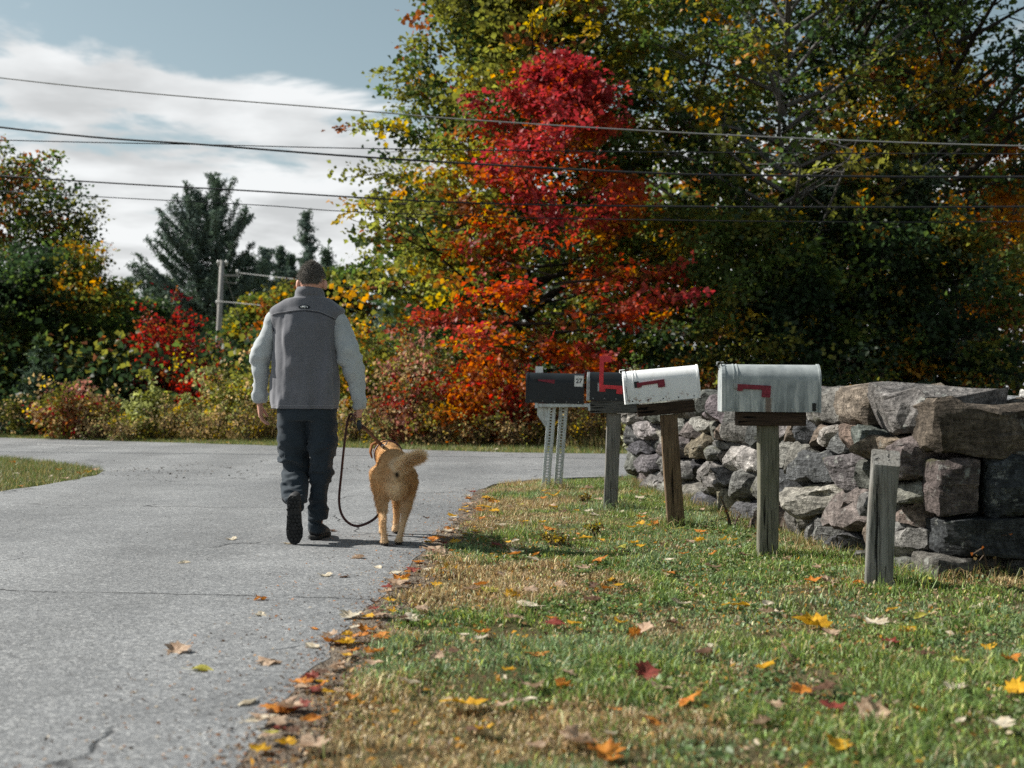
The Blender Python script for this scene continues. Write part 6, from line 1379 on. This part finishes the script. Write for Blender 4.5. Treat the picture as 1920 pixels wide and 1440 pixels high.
# more of the same scattered leaves
kinds = list(KINDS); pw = np.array([.26, .15, .24, .13, .12, .05, .05]); pw /= pw.sum()
for i in range(120):
    y = rng.uniform(3.4, 12.5) ** 1.0; x = rng.uniform(np.interp(y, XE_D, XE_X) + .15, 2.15 if y > 6.4 else 3.0)
    if y > 6.6 and x > 2.0 - .86 * (y - 6.53) / 7.37: continue
    put_leaf(x, y, kinds[rng.choice(7, p=pw)], rng.uniform(.045, .10), 'grass')
for i in range(75):
    y = rng.uniform(3.4, 12); x = np.interp(y, XE_D, XE_X) + rng.uniform(-.05, .20); put_leaf(x, y, kinds[rng.choice(7, p=[.14, .13, .34, .20, .10, .06, .03])], rng.uniform(.04, .09), 'edge')
for i in range(26):
    x = rng.uniform(-9, 3); y = float(d_edge(x)) + rng.uniform(-.1, 1.2); o = put_leaf(x, y, kinds[rng.choice([0, 2, 3, 6])], rng.uniform(.06, .1), 'far'); o.location.z = .05

# crumbs of leaf, twig and grit too small to count
n = 5200; rng = np.random.default_rng(5)
y = 3.0 + 9.5 * rng.random(n) ** 1.6; x = np.interp(y, XE_D, XE_X) + np.where(rng.random(n) < .75, rng.normal(.06, .09, n), rng.uniform(-.6, .3, n))
P = np.stack([x, y, np.where(x < np.interp(y, XE_D, XE_X), .016, .011)], 1)
cl = np.array([(.30, .21, .14), (.12, .07, .04), (.42, .36, .28), (.05, .04, .035), (.38, .16, .05)])[rng.integers(0, 5, n)] * rng.uniform(.6, 1.3, (n, 1))
V1 = leaf_arrays(P, .014, rng, 2.5, .3, cl)
n2 = 5200; P2 = scatter(n2, 0, 3, 3, 9, rng); P2[:, 0] += np.interp(P2[:, 1], XE_D, XE_X); cl2 = np.array([(.33, .22, .12), (.14, .08, .045), (.45, .37, .25), (.40, .22, .06)])[rng.integers(0, 4, n2)] * rng.uniform(.6, 1.3, (n2, 1))
V2 = leaf_arrays(np.c_[P2, gz(P2[:, 0], P2[:, 1]) + .018], .022, rng, 1.2, .32, cl2)
n3 = 900; P3 = np.stack([rng.uniform(-5, -.6, n3), 4 + 11 * rng.random(n3), np.full(n3, .016)], 1)
g3 = np.array([G(px, py) for px, py in zip(rng.normal(330, 90, 260), rng.normal(884, 9, 260))]); P3[:260, :2] = g3
g4 = np.array([G(px, py) for px, py in zip(rng.normal(680, 40, 90), rng.normal(880, 4, 90))]); P3[260:350, :2] = g4
cl3 = np.array([(.05, .045, .04), (.10, .09, .08), (.35, .33, .3)])[rng.choice(3, n3, p=[.6, .25, .15])]; V3 = leaf_arrays(P3, np.full(n3, .013) * (1 + (np.arange(n3) < 350) * 1.2), rng, 2.2, .3, cl3)
V, F_, C = merge([V1, V2, V3]); tag(link('leaf_litter', fast_mesh('leaf_litter', V, F_, C), M_LEAF), 'fine crumbs of leaf, twig and grit along the lane edge', 'litter', kind='stuff')
# clover and broad leaved weeds low in the verge
n = 1500; rng = np.random.default_rng(8); cpt = scatter(n, .0, 3.2, 3.0, 9.5, rng); q = fbm(np.c_[cpt * 1.6, np.zeros(n)], 2, 62); cpt = cpt[(q > .52) & (cpt[:, 0] > np.interp(cpt[:, 1], XE_D, XE_X) + .5)]
cpt = cpt[~((cpt[:, 1] > 6.5) & (cpt[:, 0] > 1.95 - .86 * (cpt[:, 1] - 6.53) / 7.37))]
C3 = np.c_[cpt, gz(cpt[:, 0], cpt[:, 1]) + .022]; P = np.repeat(C3, 14, axis=0) + rng.normal(0, 1, (len(C3) * 14, 3)) * np.array([.04, .04, .008])
cl = np.where((rng.random(len(P)) < .25)[:, None], np.array([.19, .23, .10]), np.array([.09, .15, .045])) * rng.uniform(.6, 1.3, (len(P), 1))
V, F_, C = leaf_arrays(P, .022, rng, 2.4, .45, cl); tag(link('clover', fast_mesh('clover', V, F_, C), M_GRASS), 'low clover patches growing through the verge grass', 'clover', kind='stuff')
# a few small weeds with yellow leaves between the mailboxes
for i, (px, py, h, lb) in enumerate([(1030, 1018, .12, 'dark stemmed weed with yellow leaves in the grass, left of the other weeds'), (1050, 1022, .10, 'low dark weed with orange leaves in the middle of the verge'), (1095, 940, .12, 'small dark weed between the two black mailbox posts'), (1375, 985, .30, 'thin dry stalk left of the mossy mailbox post'), (1115, 1000, .10, 'small weed with dark seed heads in front of the second mailbox post'), (1580, 1015, .22, 'tan dry tuft at the foot of the wall left of the bare post'), (1860, 1085, .28, 'dry bent stalks in front of the near wall corner')]):
    x, y = G(px, py); shrub('weed', lb, 0, y, h, h * .5, [((.10, .075, .03), 2), ((.42, .30, .04), 1.3), ((.12, .14, .04), 1)] if i not in (3, 5, 6) else [(TAN, 2), (RUST, 1)], 400 + i, 6 if i not in (3, 6) else 3, 2 if i not in (3, 6) else 1, .02, .02, 'weed', None, x, .6, 5, .6, .2)
